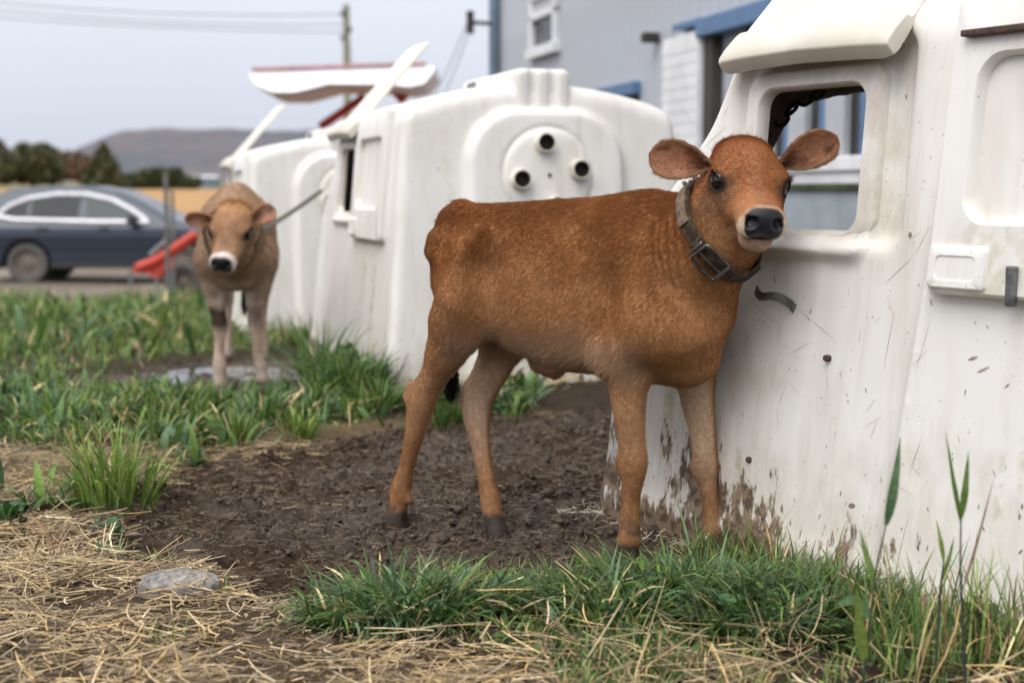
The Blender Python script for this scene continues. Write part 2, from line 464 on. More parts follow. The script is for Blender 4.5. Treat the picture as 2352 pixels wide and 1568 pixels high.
def make_ground():
    def grow(a, b, st, f):
        o = [a]; 
        while o[-1] < b: o.append(o[-1] + st); st *= f
        return np.array(o)
    xs = np.concatenate([-grow(2.6, 4200, .03, 1.16)[::-1], np.arange(-2.6 + .02, -1.3, .02), np.arange(-1.3, 1.0, .0085), np.arange(1.0, 1.6, .03), grow(1.6, 4200, .03, 1.16)])
    ys = np.concatenate([-grow(-1.2, 4000, .06, 1.35)[::-1], np.arange(1.25, 2.5, .03), np.arange(2.5, 4.2, .0085), np.arange(4.2, 5.3, .015), np.arange(5.3, 9.5, .03), grow(9.5, 4200, .05, 1.10)])
    nx, ny = len(xs), len(ys); X, Y = np.meshgrid(xs, ys); Z = ground_z(X, Y)
    zn = zones(X, Y); P = np.column_stack([X.ravel(), Y.ravel()])
    V = np.column_stack([P, Z])
    i = np.arange(nx - 1)[None, :] + nx * np.arange(ny - 1)[:, None]; F = np.stack([i, i + 1, i + 1 + nx, i + nx], -1).reshape(-1, 4)
    soil = np.array([.055, .038, .025]); c = np.tile(soil, (len(P), 1))
    n1 = fbm(P * 4, 4, 91); n2 = fbm(P * 30, 3, 93)
    mixc = lambda a, b, t: a + (np.asarray(b) - a) * np.clip(t, 0, 1)[:, None]
    c = mixc(c, [.055, .060, .022], (P[:, 1] > 6) * .6)
    c = mixc(c, [.19, .135, .070], zn['straw'] * .35 + zn['dry'] * .75)
    mudc = np.array([.084, .054, .034]) * (1 + .45 * n1 + .30 * n2)[:, None]
    c = mixc(c, mudc, np.clip(zn['mud'] + zn['mud2'], 0, 1)) if False else c + (mudc - c) * np.clip(zn['mud'] + zn['mud2'] + zn['hutch'], 0, 1)[:, None]
    c = mixc(c, [.25, .205, .17], zn['gravel'] * (.8 + .2 * n1))
    c = mixc(c, [.36, .215, .095], zn['field']); d = P[:, 1]
    c = mixc(c, [.16, .14, .07], sstep(190, 240, d))
    c = c * (1 + .15 * n2)[:, None]
    wet = np.clip(zn['mud'] * sstep(-.45, .40, n1 + .5 * n2 + .8 * np.exp(-((P[:, 0] + .08) ** 2 + (P[:, 1] - 3.48) ** 2) / .08)) * .75 + zn['mud2'] * .9, 0, 1)
    t = NT('earth'); v = t.pos(); col = t.attr('Col'); w = t.attr('wet', 'Fac'); md = t.attr('mud', 'Fac')
    f1 = t.noise(v, 60, 6, .65); f2 = t.noise(v, 240, 4, .6); st = t.noise(t.scale(v, (1, 3.5, 1)), 55, 5, .7)
    k = t.mix(1.0, col, t.ramp(t.math('ADD', t.math('MULTIPLY', f1, .6), t.math('MULTIPLY', f2, .4)), .34, .66, .45, 1.55, False), 'MULTIPLY')
    k = t.mix(t.math('MULTIPLY', t.ramp(st, .60, .70), t.math('MULTIPLY', md, .55)), k, (.16, .115, .07))
    k = t.mix(t.math('MULTIPLY', w, .35), k, (.02, .015, .012))
    hgt = t.math('ADD', f1, t.math('MULTIPLY', f2, .35))
    t.set(Base_Color=k, Roughness=t.math('ADD', t.ramp(w, 0, 1, .92, .34, False), t.ramp(f1, .35, .65, -.10, .16)), Normal=t.bump(hgt, 1.0, .016))
    t.put(t.b.inputs['Specular IOR Level'], t.ramp(w, .2, .9, .2, .65, False))
    me = np_mesh('ground', V, F, t.m, True, np.clip(c, .004, 1), {'wet': wet, 'mud': np.clip(zn['mud'] + zn['mud2'], 0, 1)})
    g = mobj('ground', me); tag(g, 'muddy farmyard ground with straw, grass and a far stubble field', 'ground', kind='structure')
    # standing water around the far calf's feet
    mb = MB(); pud = PUD; zc = base_z(*pud.mean(0)) - .040
    a = np.linspace(0, 2 * np.pi, 60, endpoint=False); cen = pud.mean(0); rr = (pud.max(0) - pud.min(0)) / 2 + .12
    Vp = [(cen[0], cen[1], 0)] + [(cen[0] + rr[0] * math.cos(q) * 1.05, cen[1] + rr[1] * math.sin(q) * 1.05, 0) for q in a]
    Vp = [(x, y, zc) for x, y, _ in Vp]
    mb.add(Vp, [(0, 1 + k, 1 + (k + 1) % 60) for k in range(60)])
    t = NT('puddle_water'); v = t.pos()
    t.set(Base_Color=(.045, .035, .026), Roughness=.07, Normal=t.bump(t.noise(v, 18, 3), .12, .01)); t.b.inputs['IOR'].default_value = 1.33
    o = mb.build('puddle', t.m); tag(o, 'shallow muddy puddle reflecting the pale sky at the feet of the fawn calf', 'puddle', kind='structure')
make_ground()
# ------------------------------------------------------------------ calves
def frame_from(fwd, roll=0.0):
    x = np.asarray(fwd, float); x /= np.linalg.norm(x)
    y = np.cross([0, 0, 1.0], x); y /= np.linalg.norm(y); z = np.cross(x, y)
    c, s = math.cos(roll), math.sin(roll)
    y2 = c * y + s * z; z2 = -s * y + c * z
    return np.column_stack([x, y2, z2])

class Pose:
    def __init__(s, O, yaw, scale=1.0):
        s.O = np.array([O[0], O[1], 0.0]); s.s = scale
        s.f = np.array([math.cos(yaw), math.sin(yaw), 0]); s.l = np.array([-math.sin(yaw), math.cos(yaw), 0]); s.z = np.array([0, 0, 1.0])
    def w(s, p):
        p = np.asarray(p, float) * s.s; return s.O + p[0] * s.f + p[1] * s.l + p[2] * s.z
    def loc(s, P):
        d = (np.asarray(P) - s.O) / s.s; return np.column_stack([d @ s.f, d @ s.l, d @ s.z])
    def seen(s, u, v, axis, val):
        """the point on the sight line (u,v) whose own coordinate (0 forward, 1 left) is val"""
        r = ray(u, v); a = s.f if axis == 0 else s.l
        t = (val * s.s - (C0 - s.O) @ a) / (r @ a); return C0 + r * t
    def chain(s, rows, axis):
        out = []
        for u, v, rp, val in rows:
            p = s.seen(u, v, axis, val); out.append((p, rp / F_PX * p[1]))
        return out

TORSO = np.array([  # x forward, top, bottom, half width
    (-.575, .690, .600, .020), (-.558, .740, .550, .045), (-.53, .778, .510, .070), (-.48, .797, .510, .086), (-.42, .795, .498, .096), (-.33, .797, .455, .108),
    (-.21, .806, .418, .130), (-.10, .816, .415, .132), (0.0, .820, .405, .122), (.09, .800, .398, .116), (.15, .745, .425, .092), (.19, .68, .50, .060), (.215, .63, .56, .02)])

def torso_field(F, P, prof):
    xs = np.linspace(prof[0, 0], prof[-1, 0], 200)
    # smooth the table a little
    cols = [np.convolve(np.pad(np.interp(xs, prof[:, 0], prof[:, k]), 8, mode='edge'), np.hanning(19)[1:-1] / np.hanning(19)[1:-1].sum(), 'valid') for k in (1, 2, 3)]
    lo = P.w((-.70, 0, .3)); hi = P.w((.3, 0, .9)); m = 0.25 * P.s
    lo, hi = np.minimum(lo, hi) - m, np.maximum(lo, hi) + m
    def fn(X, Y, Z):
        dx, dy, dz = (X - P.O[0]) / P.s, (Y - P.O[1]) / P.s, (Z - P.O[2]) / P.s
        a = dx * P.f[0] + dy * P.f[1]; b = dx * P.l[0] + dy * P.l[1]; a, b, dz = np.broadcast_arrays(a, b, dz)
        ac = np.clip(a, xs[0], xs[-1]); t, bo, hw = [np.interp(ac, xs, c[:len(xs)]) for c in cols]
        cz = (t + bo) / 2; hh = (t - bo) / 2
        zz = (dz - cz) / hh
        wid = hw * (1 - .10 * np.clip(zz, -1, 1))          # a little heavier low down
        k = (np.abs(b / wid) ** 2.3 + np.abs(zz) ** 2.3) ** (1 / 2.3)
        d = (k - 1) * np.minimum(wid, hh)
        e = np.abs(a - ac); return np.where(e > 0, np.sqrt(np.maximum(d, 0) ** 2 + e ** 2) + np.minimum(d, 0) * 0, d) * P.s
    F.op(lo, hi, fn, 0.04 * P.s)

def ear_mesh(base, axis, face, L, W, curl=1.0, ns=22, na=15, th=0.004):
    """a cupped ear: base point, direction of its length, direction its hollow faces"""
    ax = np.asarray(axis, float); ax /= np.linalg.norm(ax)
    nf = np.asarray(face, float); nf -= ax * (nf @ ax); nf /= np.linalg.norm(nf); wd = np.cross(nf, ax)
    S = 1 - (1 - np.linspace(0, 1, ns)) ** 1.7; A = np.linspace(-1, 1, na)
    prof = np.where(S < .6, np.interp(S, [0, .08, .2, .35, .5, .6], [.36, .42, .62, .86, .98, 1.0]), np.sqrt(np.maximum(1 - (np.maximum(S - .6, 0) / .4) ** 2.2, .0004))) * W
    cup = np.interp(S, [0, .15, .35, .7, 1], [2.9, 2.1, 1.25, .7, .35]) * curl
    V = []
    for layer in (0, 1):
        for i, s_ in enumerate(S):
            w, c = prof[i], cup[i]
            for a in A:
                t = th * (1 - .6 * abs(a) ** 3) * (1 if layer else 0)
                ang = a * c * .62; R = w / max(c * .62, .2)
                x = math.sin(ang) * R; d = (1 - math.cos(ang)) * R            # rim comes forward
                bend = .10 * L * s_ ** 2
                V.append(np.asarray(base) + ax * (s_ * L) + wd * x + nf * (d - w * .35 * (c / 2.9) + bend - t))
    V = np.array(V); Q = []
    g = lambda l, i, j: l * ns * na + i * na + j
    for i in range(ns - 1):
        for j in range(na - 1):
            Q.append((g(0, i, j), g(0, i + 1, j), g(0, i + 1, j + 1), g(0, i, j + 1)))
            Q.append((g(1, i, j), g(1, i, j + 1), g(1, i + 1, j + 1), g(1, i + 1, j)))
    for i in range(ns - 1):
        Q.append((g(0, i, 0), g(1, i, 0), g(1, i + 1, 0), g(0, i + 1, 0)))
        Q.append((g(0, i, na - 1), g(0, i + 1, na - 1), g(1, i + 1, na - 1), g(1, i, na - 1)))
    for j in range(na - 1):
        Q.append((g(0, ns - 1, j), g(1, ns - 1, j), g(1, ns - 1, j + 1), g(0, ns - 1, j + 1)))
        Q.append((g(0, 0, j), g(0, 0, j + 1), g(1, 0, j + 1), g(1, 0, j)))
    Q = np.array(Q)
    ins = np.concatenate([np.ones(ns * na), np.zeros(ns * na)])           # 1 on the hollow side
    sp = np.tile(np.repeat(S, na), 2); ap = np.tile(np.tile(A, ns), 2)
    return V, Q, ins, sp, ap, ax, nf

def head_field(F, Hc, R, hs):
    """Hc: point between the eyes inside the skull; R: columns forward, left, up of the head"""
    W = lambda p: Hc + R @ (np.asarray(p, float) * hs)
    def cone(a, b, ra, rb, k=.025): F.cone(W(a), W(b), ra * hs, rb * hs, k * hs)
    def ell(c, r, k=.025, mode='add', Q=None): F.ell(W(c), np.asarray(r) * hs, R if Q is None else R @ Q, k * hs, mode)
    ell((-.052, 0, -.004), (.088, .080, .064))
    ell((-.100, 0, .026), (.034, .060, .036), .025)
    ell((-.045, 0, .030), (.062, .060, .032), .03)
    cone((-.02, 0, -.008), (.125, 0, -.016), .056, .038, .03)
    for s in (-1, 1):
        ell((.000, s * .056, .010), (.036, .029, .029), .022)                  # orbit
        cone((-.065, s * .046, -.048), (.050, s * .034, -.040), .044, .028, .03)  # cheek
        cone((.05, s * .026, -.026), (.132, s * .023, -.022), .026, .023, .025)   # side of the nose
        ell((.146, s * .0275, -.031), (.028, .020, .025), .018)                   # lip lobe
        cone((-.01, s * .048, -.018), (.06, s * .030, -.030), .022, .014, .03)   # facial crest
    cone((-.085, 0, -.076), (.05, 0, -.076), .046, .031, .03)                    # jaw
    cone((.05, 0, -.076), (.122, 0, -.068), .031, .026, .02)
    ell((.122, 0, -.070), (.032, .033, .024), .018)                              # chin
    ell((.150, 0, -.012), (.028, .043, .032), .02)                               # nose pad
    # mouth, nostrils, eye openings
    for s in (-1, 0, 1):
        ell((.158 - .020 * abs(s), s * .030, -.0515 - .003 * abs(s)), (.022, .026, .0032), .004, 'cut')
    for s in (-1, 1):
        Q = np.array(Matrix.Rotation(math.radians(s * 38), 3, 'X') @ Matrix.Rotation(math.radians(-s * 25), 3, 'Z'))
        ell((.171, s * .0265, -.012), (.015, .0080, .0135), .006, 'cut', Q)
        ell((.168, s * .038, -.004), (.010, .006, .005), .005, 'cut', Q)
        ell((.013, s * .086, .008), (.0240, .021, .0165), .006, 'cut')

def eye_at(Hc, R, hs, s): return Hc + R @ (np.array([.009, s * .0625, .008]) * hs), .0245 * hs

M_SKIN = None
def coat_material(name):
    t = NT(name)
    c = t.attr('Col'); v = t.pos()
    n = t.noise(v, 90, 4); n2 = t.noise(v, 14, 3)
    c = t.mix(1.0, c, t.math('ADD', t.ramp(n, .3, .7, .82, 1.15), t.ramp(n2, .3, .7, -.06, .06)), 'MULTIPLY')
    wet = t.attr('bare', 'Fac')
    grain = t.vor(v, 420)
    nose_b = t.math('MULTIPLY', grain, wet)
    t.set(Base_Color=c, Roughness=t.ramp(wet, 0, 1, .75, .36), Normal=t.bump(t.math('ADD', t.math('MULTIPLY', n, t.math('SUBTRACT', 1.0, wet)), nose_b), .35, .002))
    t.b.inputs['Specular IOR Level'].default_value = 0.35
    return t.m
def hair_material(name):
    t = NT(name)
    c = t.attr('hcol')
    t.set(Base_Color=c, Roughness=0.55)
    t.b.inputs['Specular IOR Level'].default_value = 0.12
    # hairs let some light through
    tr = t.n('ShaderNodeBsdfTranslucent'); t.put(tr.inputs[0], c)
    mx = t.n('ShaderNodeMixShader'); mx.inputs[0].default_value = 0.25
    t.l(t.b.outputs[0], mx.inputs[1]); t.l(tr.outputs[0], mx.inputs[2]); t.l(mx.outputs[0], t.out.inputs[0])
    return t.m
def eye_material():
    t = NT('eye_dark'); t.set(Base_Color=(.006, .004, .004), Roughness=0.06); t.b.inputs['Coat Weight'].default_value = 0.1; t.b.inputs['Coat Roughness'].default_value = 0.02
    return t.m

def hair_object(name, roots, dirs, lens, cols, parent, mat, rad=.00032, droop=None, npts=4):
    n = len(roots); cu = bpy.data.hair_curves.new(name); cu.add_curves([npts] * n)
    t = np.linspace(0, 1, npts)[None, :, None]
    P = roots[:, None, :] + dirs[:, None, :] * (lens[:, None, None] * t)
    if droop is not None: P = P + droop[:, None, :] * (lens[:, None, None] * t ** 2)
    cu.attributes['position'].data.foreach_set('vector', P.astype(np.float32).ravel())
    r = cu.attributes.new('radius', 'FLOAT', 'POINT')
    rr = np.broadcast_to(np.asarray(rad, float).reshape(-1, 1) * np.interp(np.linspace(0, 1, npts), [0, .6, 1], [1, .85, .15])[None, :], (n, npts))
    r.data.foreach_set('value', np.ascontiguousarray(rr, np.float32).ravel())
    c = cu.attributes.new('hcol', 'FLOAT_COLOR', 'CURVE')
    c.data.foreach_set('color', np.column_stack([cols, np.ones(n)]).astype(np.float32).ravel())
    cu.materials.append(mat)
    o = bpy.data.objects.new(name, cu); link(o, parent); return o

def make_calf(spec, name, label, seed=1):
    P = spec['pose']; hs = spec['hs']; Hc, R = spec['Hc'], spec['R']; s = P.s
    rng = np.random.default_rng(seed)
    def build(F, with_head=True):
        torso_field(F, P, spec.get('torso', TORSO))
        for ch, k in spec['necks']: F.limb(ch, k, 4)
        for row in spec['masses']:
            a, b, ra, rb, k = row; F.cone(a, b, ra, rb, k)
        for a, b, ra, rb, k in spec.get('cuts', []): F.cone(a, b, ra, rb, k, 'cut')
        for c, r, k, mode in spec['ells']:
            F.ell(c, r, np.column_stack([P.f, P.l, P.z]), k, mode)
        for ch in spec['legs']:
            F.limb(ch, .03, 4)
        F.limb(spec['tail'], .025, 4)
        for a, b, ra, rb, k in spec.get('knobs', []): F.cone(a, b, ra, rb, k)
        for a, b, ra, rb, k in spec.get('clefts', []): F.cone(a, b, ra, rb, k, 'cut')
        if with_head: head_field(F, Hc, R, hs)
    ext = [np.asarray(p[0]) for ch in spec['legs'] for p in ch] + [P.w((-.68, .18, 0)), P.w((-.68, -.18, 0)), P.w((.3, .2, .9)), P.w((.3, -.2, .9)), Hc + .2, Hc - .2, P.w((0, 0, -.04))]
    lo, hi = np.min(ext, 0) - .05, np.max(ext, 0) + .05
    FB = Field(lo, hi, spec.get('voxel', .0055)); build(FB)
    V, Q = FB.surface(); V = smooth_mesh(V, Q, 3, .5)
    cn, cc = spec['cut']                                     # plane under the collar: body on one side, head on the other
    side = ((V[Q].mean(1) - cc) @ cn > 0) & (np.linalg.norm(V[Q].mean(1) - cc, axis=1) < .42 * hs)
    bodyQ = Q[~side]
    FH = Field(Hc - .21 * hs, Hc + .21 * hs, spec.get('hvoxel', .0028)); build(FH)
    V2, Q2 = FH.surface(); V2 = smooth_mesh(V2, Q2, 1, .5)
    c2 = V2[Q2].mean(1); keep = ((c2 - cc) @ cn > -.006) & np.all(np.abs(c2 - Hc) < .205 * hs, axis=1)
    headQ = Q2[keep]
    # ears
    ears = [ear_mesh(*e) for e in spec['ears']]
    Vs = [V, V2]; Qs = [bodyQ, headQ + len(V)]; off = len(V) + len(V2)
    reg = [np.zeros(len(V)), np.ones(len(V2))]; ins = [np.zeros(len(V) + len(V2))]; sp = [np.zeros(len(V) + len(V2))]; ap = [np.zeros(len(V) + len(V2))]
    eax = np.zeros((off, 3))
    for k, (ev, eq, ei, es, ea, axd, nf) in enumerate(ears):
        Vs.append(ev); Qs.append(eq + off); off += len(ev); reg.append(np.full(len(ev), 2.0)); ins.append(ei); sp.append(es); ap.append(ea); eax = np.vstack([eax, np.tile(axd, (len(ev), 1))])
    V = np.concatenate(Vs); Q = np.concatenate(Qs); reg = np.concatenate(reg); ins = np.concatenate(ins); sp = np.concatenate(sp); ap = np.concatenate(ap)
    used = np.unique(Q); mp = np.full(len(V), -1); mp[used] = np.arange(len(used)); V = V[used]; Q = mp[Q]; reg = reg[used]; ins = ins[used]; sp = sp[used]; ap = ap[used]; eax = eax[used]
    N = vert_normals(V, Q)
    L = P.loc(V); H = ((V - Hc) @ R) / hs
    # skin folds and unevenness
    bod = (reg == 0)
    disp = .0016 * fbm(V * 14, 2, seed)
    fold = np.sin((L[:, 0] * 62 + fbm(V * 9, 3, seed + 5) * 4.5)) * sstep(.0, .10, L[:, 0]) * (1 - sstep(.19, .26, L[:, 0])) * sstep(.52, .60, L[:, 2])
    wr = np.sin(L[:, 0] * 290 + L[:, 2] * 60 + fbm(V * 12, 3, seed + 6) * 6) * sstep(-.02, .06, L[:, 0]) * sstep(.48, .58, L[:, 2]) * (.4 + .6 * sstep(-.2, .3, fbm(V * 8, 2, seed + 7)))
    disp = disp + .0015 * fold + .0006 * wr * sstep(-.1, .35, fbm(V * 17, 2, seed + 17))
    V = V + N * (disp * bod)[:, None]
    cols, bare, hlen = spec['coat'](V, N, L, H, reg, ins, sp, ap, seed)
    root = empty(name, (P.O[0], P.O[1], 0), 0, label, 'calf', None)
    root.location = (P.O[0], P.O[1], 0)
    T = np.array([P.O[0], P.O[1], 0])
    me = np_mesh('body', V - T, Q, coat_material(name + '_coat'), True, cols, {'bare': bare})
    body = mobj('body', me, root)
    # hair
    tri = np.concatenate([Q[:, [0, 1, 2]], Q[:, [0, 2, 3]]])
    ar = np.linalg.norm(np.cross(V[tri[:, 1]] - V[tri[:, 0]], V[tri[:, 2]] - V[tri[:, 0]]), axis=1) / 2
    dens = np.where(reg[tri[:, 0]] >= 1, 2.6, 1.0)
    ar = ar * dens; ar = ar * (bare[tri].mean(1) < .35)
    nh = spec['hairs']; pick = rng.choice(len(tri), nh, p=ar / ar.sum())
    b1, b2 = rng.random(nh), rng.random(nh); fl = b1 + b2 > 1; b1[fl] = 1 - b1[fl]; b2[fl] = 1 - b2[fl]
    w = np.stack([1 - b1 - b2, b1, b2], 1); tr = tri[pick]
    gi = lambda A: (A[tr] * (w[..., None] if A.ndim == 2 else w)).sum(1)
    rp, rn, rl, rh, rr = gi(V), gi(N), gi(L), gi(H), reg[tr[:, 0]]
    rn /= np.linalg.norm(rn, axis=1)[:, None] + 1e-9
    rcol = gi(cols); rlen = gi(hlen)
    # lie of the coat
    flow = np.tile(-.75 * P.f - .66 * P.z, (nh, 1))
    legm = (rl[:, 2] < .42)[:, None]; flow = np.where(legm, -P.z[None] * 1.0 - .15 * P.f[None], flow)
    neckm = (sstep(.08, .2, rl[:, 0]) * (rr == 0))[:, None]; flow = flow * (1 - neckm) + neckm * (-.35 * P.f - .94 * P.z)
    hx, hy, hz = R[:, 0], R[:, 1], R[:, 2]
    whorl = np.array([.01, 0, .05]); dv = rh - whorl
    hflow = (dv[:, :1] * hx + dv[:, 1:2] * hy + dv[:, 2:3] * hz); hflow /= np.linalg.norm(hflow, axis=1)[:, None] + 1e-9
    back = sstep(-.02, -.1, rh[:, 0])[:, None]; hflow = hflow * (1 - back) + back * (-hx * .6 - hz * .8)
    poll = (sstep(-.085, -.12, rh[:, 0]) * sstep(.0, .03, rh[:, 2]))[:, None]; hflow = hflow * (1 - poll) + poll * (hz * 1.0 + hx * .3)
    flow = np.where((rr == 1)[:, None], hflow, flow)
    flow = np.where((rr == 2)[:, None], gi(eax) * 1.0, flow)
    wob = np.stack([fbm(rp * 38 + k * 31.7, 2, seed + 40 + k) for k in range(3)], 1)
    flow = flow + .16 * wob + .24 * rng.normal(size=(nh, 3))
    flow -= rn * (flow * rn).sum(1)[:, None]; flow /= np.linalg.norm(flow, axis=1)[:, None] + 1e-9
    lift = np.clip(rng.normal(.27, .11, nh), .08, .9)
    lift = np.where((poll[:, 0] > .4) & (rr == 1), lift + .25, lift)
    d = flow * np.sqrt(1 - np.minimum(lift, .95) ** 2)[:, None] + rn * lift[:, None]
    ln = rlen * np.exp(rng.normal(0, .28, nh)) * hs
    clump = .6 * fbm(rp * np.array([150, 150, 40]), 2, seed + 77) + .6 * fbm(rp * 16, 3, seed + 78)
    hc = rcol * (1 + .10 * clump + .075 * rng.normal(size=nh))[:, None]
    tint = rng.random(nh); hc = np.where((tint > .93)[:, None], hc * 1.18 + .01, hc); hc = np.clip(hc, .004, 1)
    hm = hair_material(name + '_hair')
    co = hair_object('hair_coat', rp - T - rn * .0006, d, ln, hc, root, hm, spec.get('hrad', .00027), droop=(-.10 * rn))
    co['kind'] = 'stuff'
    # eyes, lashes
    em = eye_material()
    for sd in (-1, 1):
        c, r = eye_at(Hc, R, hs, sd)
        bm = bmesh.new(); bmesh.ops.create_uvsphere(bm, u_segments=32, v_segments=20, radius=r)
        em_ = bpy.data.meshes.new('eye'); bm.to_mesh(em_); bm.free(); em_.materials.append(em)
        em_.polygons.foreach_set('use_smooth', np.ones(len(em_.polygons), bool))
        mobj('eye', em_, root, loc=tuple(c - T))
        n = 44; a = rng.uniform(-.9, .8, n)
        rt = np.array([Hc + R @ (np.array([.011 + .022 * q, sd * (.0790 - .009 * q * q - .004 * q), .0235 - .006 * q * q]) * hs) for q in a])
        dd = np.array([R @ np.array([.25 + .8 * q, sd * .75, .25]) for q in a]) + rng.normal(0, .12, (n, 3)); dd /= np.linalg.norm(dd, axis=1)[:, None]
        lo_ = hair_object('eyelash', rt - T, dd, rng.uniform(.009, .015, n) * hs, np.tile([.012, .008, .006], (n, 1)), root, hm, .0005, droop=np.tile(R[:, 2] * .25, (n, 1)))
        lo_['kind'] = 'stuff'
    # tail switch
    tt, tb = spec['tail'][-2][0], spec['tail'][-1][0]
    n = 420; k = rng.random(n); rt = tt + (tb - tt) * k[:, None] + rng.normal(0, .006, (n, 3))
    dd = np.tile((tb - tt) / np.linalg.norm(tb - tt), (n, 1)) + rng.normal(0, .16, (n, 3)); dd /= np.linalg.norm(dd, axis=1)[:, None]
    ts = hair_object('tail_switch', rt - T, dd, rng.uniform(.03, .06, n), np.tile([.010, .008, .007], (n, 1)), root, hm, .0007); ts['kind'] = 'stuff'
    # muzzle whiskers
    n = 46; rt, dd = [], []
    for q in range(n):
        sd = rng.choice([-1, 1]); p = np.array([rng.uniform(.11, .16), sd * rng.uniform(.036, .052), rng.uniform(-.055, -.02)])
        rt.append(Hc + R @ (p * hs)); dd.append(R @ np.array([.5, sd * .8, rng.uniform(-.5, .1)]))
    dd = np.array(dd); dd /= np.linalg.norm(dd, axis=1)[:, None]
    wk = hair_object('whiskers', np.array(rt) - T, dd, rng.uniform(.015, .03, n) * hs, np.tile([.25, .18, .13], (n, 1)), root, hm, .0002); wk['kind'] = 'stuff'
    return root, FB, FH, T

def coat_common(V, N, L, H, reg, ins, sp, ap, seed, pal, P):
    n = len(V); ny = N @ P.l
    nz = N[:, 2]; nse = fbm(V * 7, 4, seed + 3); nse2 = fbm(V * 26, 3, seed + 9)
    mixc = lambda a, b, t: a + (np.asarray(b) - a) * np.clip(t, 0, 1)[:, None]
    c = np.tile(np.asarray(pal['mid'], float), (n, 1))
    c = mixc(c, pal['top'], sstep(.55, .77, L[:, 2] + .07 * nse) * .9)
    c = mixc(c, pal['sun'], .55 * sstep(.1, .6, nse) * sstep(.5, .7, L[:, 2]))  # golden patches scattered by noise, part of the coat pattern
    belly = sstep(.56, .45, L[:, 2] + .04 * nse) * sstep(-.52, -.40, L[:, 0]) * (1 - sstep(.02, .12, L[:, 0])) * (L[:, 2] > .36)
    c = mixc(c, pal['belly'], belly * .85)
    leg = sstep(.47, .38, L[:, 2])
    inner = sstep(.15, -.5, ny * np.sign(L[:, 1] + 1e-6))
    c = mixc(c, pal['leg'], leg)
    c = mixc(c, pal['inner'], sstep(.54, .42, L[:, 2]) * inner * sstep(.10, .22, L[:, 2]))
    # front surfaces of the fore legs and pasterns redder
    c = mixc(c, pal['shin'], sstep(.27, .20, L[:, 2]) * .7 * (1 - inner * .4))
    # darker noise patches in the coat's own colour
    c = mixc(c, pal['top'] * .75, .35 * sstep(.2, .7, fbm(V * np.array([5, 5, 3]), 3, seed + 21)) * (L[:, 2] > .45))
    hoof = sstep(.044, .026, L[:, 2] + .010 * nse2)
    c = mixc(c, [.042, .031, .023], hoof)
    mudk = sstep(.16, .04, L[:, 2]) * sstep(.05, .45, nse2 + .25 * nse)
    c = mixc(c, [.055, .040, .030], mudk * .8)
    bare = np.clip(hoof, 0, 1) * .40
    hl = np.full(n, .0085); hl = lerp(hl, .021, np.clip(belly, 0, 1)); hl = lerp(hl, .0065, leg); hl = np.where(L[:, 2] < .09, .004, hl)
    hl = lerp(hl, .0135, sstep(.74, .80, L[:, 2])); hl = hl * (1 + .2 * nse)
    # head
    hd = reg == 1
    hx, hy, hz = H[:, 0], np.abs(H[:, 1]), H[:, 2]
    ch = np.tile(np.asarray(pal['face'], float), (n, 1))
    ch = mixc(ch, pal['crown'], sstep(-.02, -.09, hx + .02 * nse) * sstep(-.02, .03, hz))
    ch = mixc(ch, pal['bridge'], sstep(.02, .07, hx) * sstep(.03, .012, hy) * sstep(-.02, .0, hz) * .6)
    ch = mixc(ch, pal['jaw'], sstep(-.030, -.062, hz + .008 * nse) * .85)
    ch = mixc(ch, pal['cheek'], sstep(.035, .06, hy) * sstep(.03, .07, hx) * .5)
    de = np.sqrt((hx - .008) ** 2 + ((hz - .006)) ** 2)
    ch = mixc(ch, pal['orbit'], sstep(.060, .030, np.sqrt((hx - .025) ** 2 + (hz + .018) ** 2)) * sstep(.03, .05, hy) * .75)
    ring = sstep(.142, .154, hx + .010 * nse2 + .75 * np.maximum(-hz - .024, 0) - .10 * np.maximum(hz, 0) + pal.get('ring_wide', 0.0)) * sstep(.080, .105, hx) * sstep(-.088, -.070, hz)
    ch = mixc(ch, pal['ring'], ring * lerp(pal.get('ring_top', .45), 1.0, sstep(.004, -.030, hz)))
    ch = mixc(ch, pal['chin'], sstep(-.046, -.056, hz) * sstep(.09, .12, hx) * sstep(-.095, -.075, hz))
    dpad = np.sqrt((hy / .0415) ** 2.6 + (np.abs(hz + .0155) / .0345) ** 2.6)
    pad = sstep(1.06, .92, dpad) * sstep(.136, .145, hx) * sstep(-.052, -.047, hz)
    ch = mixc(ch, [.012, .0115, .014], pad)
    lips = sstep(.006, .002, np.abs(hz + .0515)) * sstep(.12, .135, hx)
    ch = mixc(ch, [.05, .035, .035], lips)
    lid = sstep(.034, .026, np.sqrt(((hx - .010) / 1.15) ** 2 + ((hz - .008) * 1.35) ** 2)) * sstep(.055, .066, hy)
    ch = mixc(ch, [.022, .014, .010], lid)
    c = np.where(hd[:, None], ch, c)
    bare = np.where(hd, np.maximum(pad, np.maximum(lips, lid * .36)), bare)
    hlh = np.full(n, .0055); hlh = lerp(hlh, .0022, sstep(.06, .12, hx)); hlh = lerp(hlh, .011, sstep(-.06, -.1, hx) * sstep(-.02, .02, hz)); hlh = lerp(hlh, .008, sstep(-.04, -.07, hz) * sstep(.08, .02, hx))
    hl = np.where(hd, hlh, hl)
    # ears
    er = reg == 2
    ce = np.tile(np.asarray(pal['ear_back'], float), (n, 1))
    inn = np.tile(np.asarray(pal['ear_in'], float), (n, 1))
    inn = mixc(inn, pal['ear_dark'], sstep(.05, .55, fbm(np.column_stack([sp * 5, ap * 2.2, ins]), 3, seed + 8)) * .75 * sstep(1.0, .5, np.abs(ap)))
    inn = mixc(inn, pal['ear_dark'], sstep(.45, .1, sp) * .7)
    inn = mixc(inn, pal['ear_rim'], sstep(.72, .95, np.abs(ap)) * .8)
    ce = np.where((ins > .5)[:, None], inn, ce)
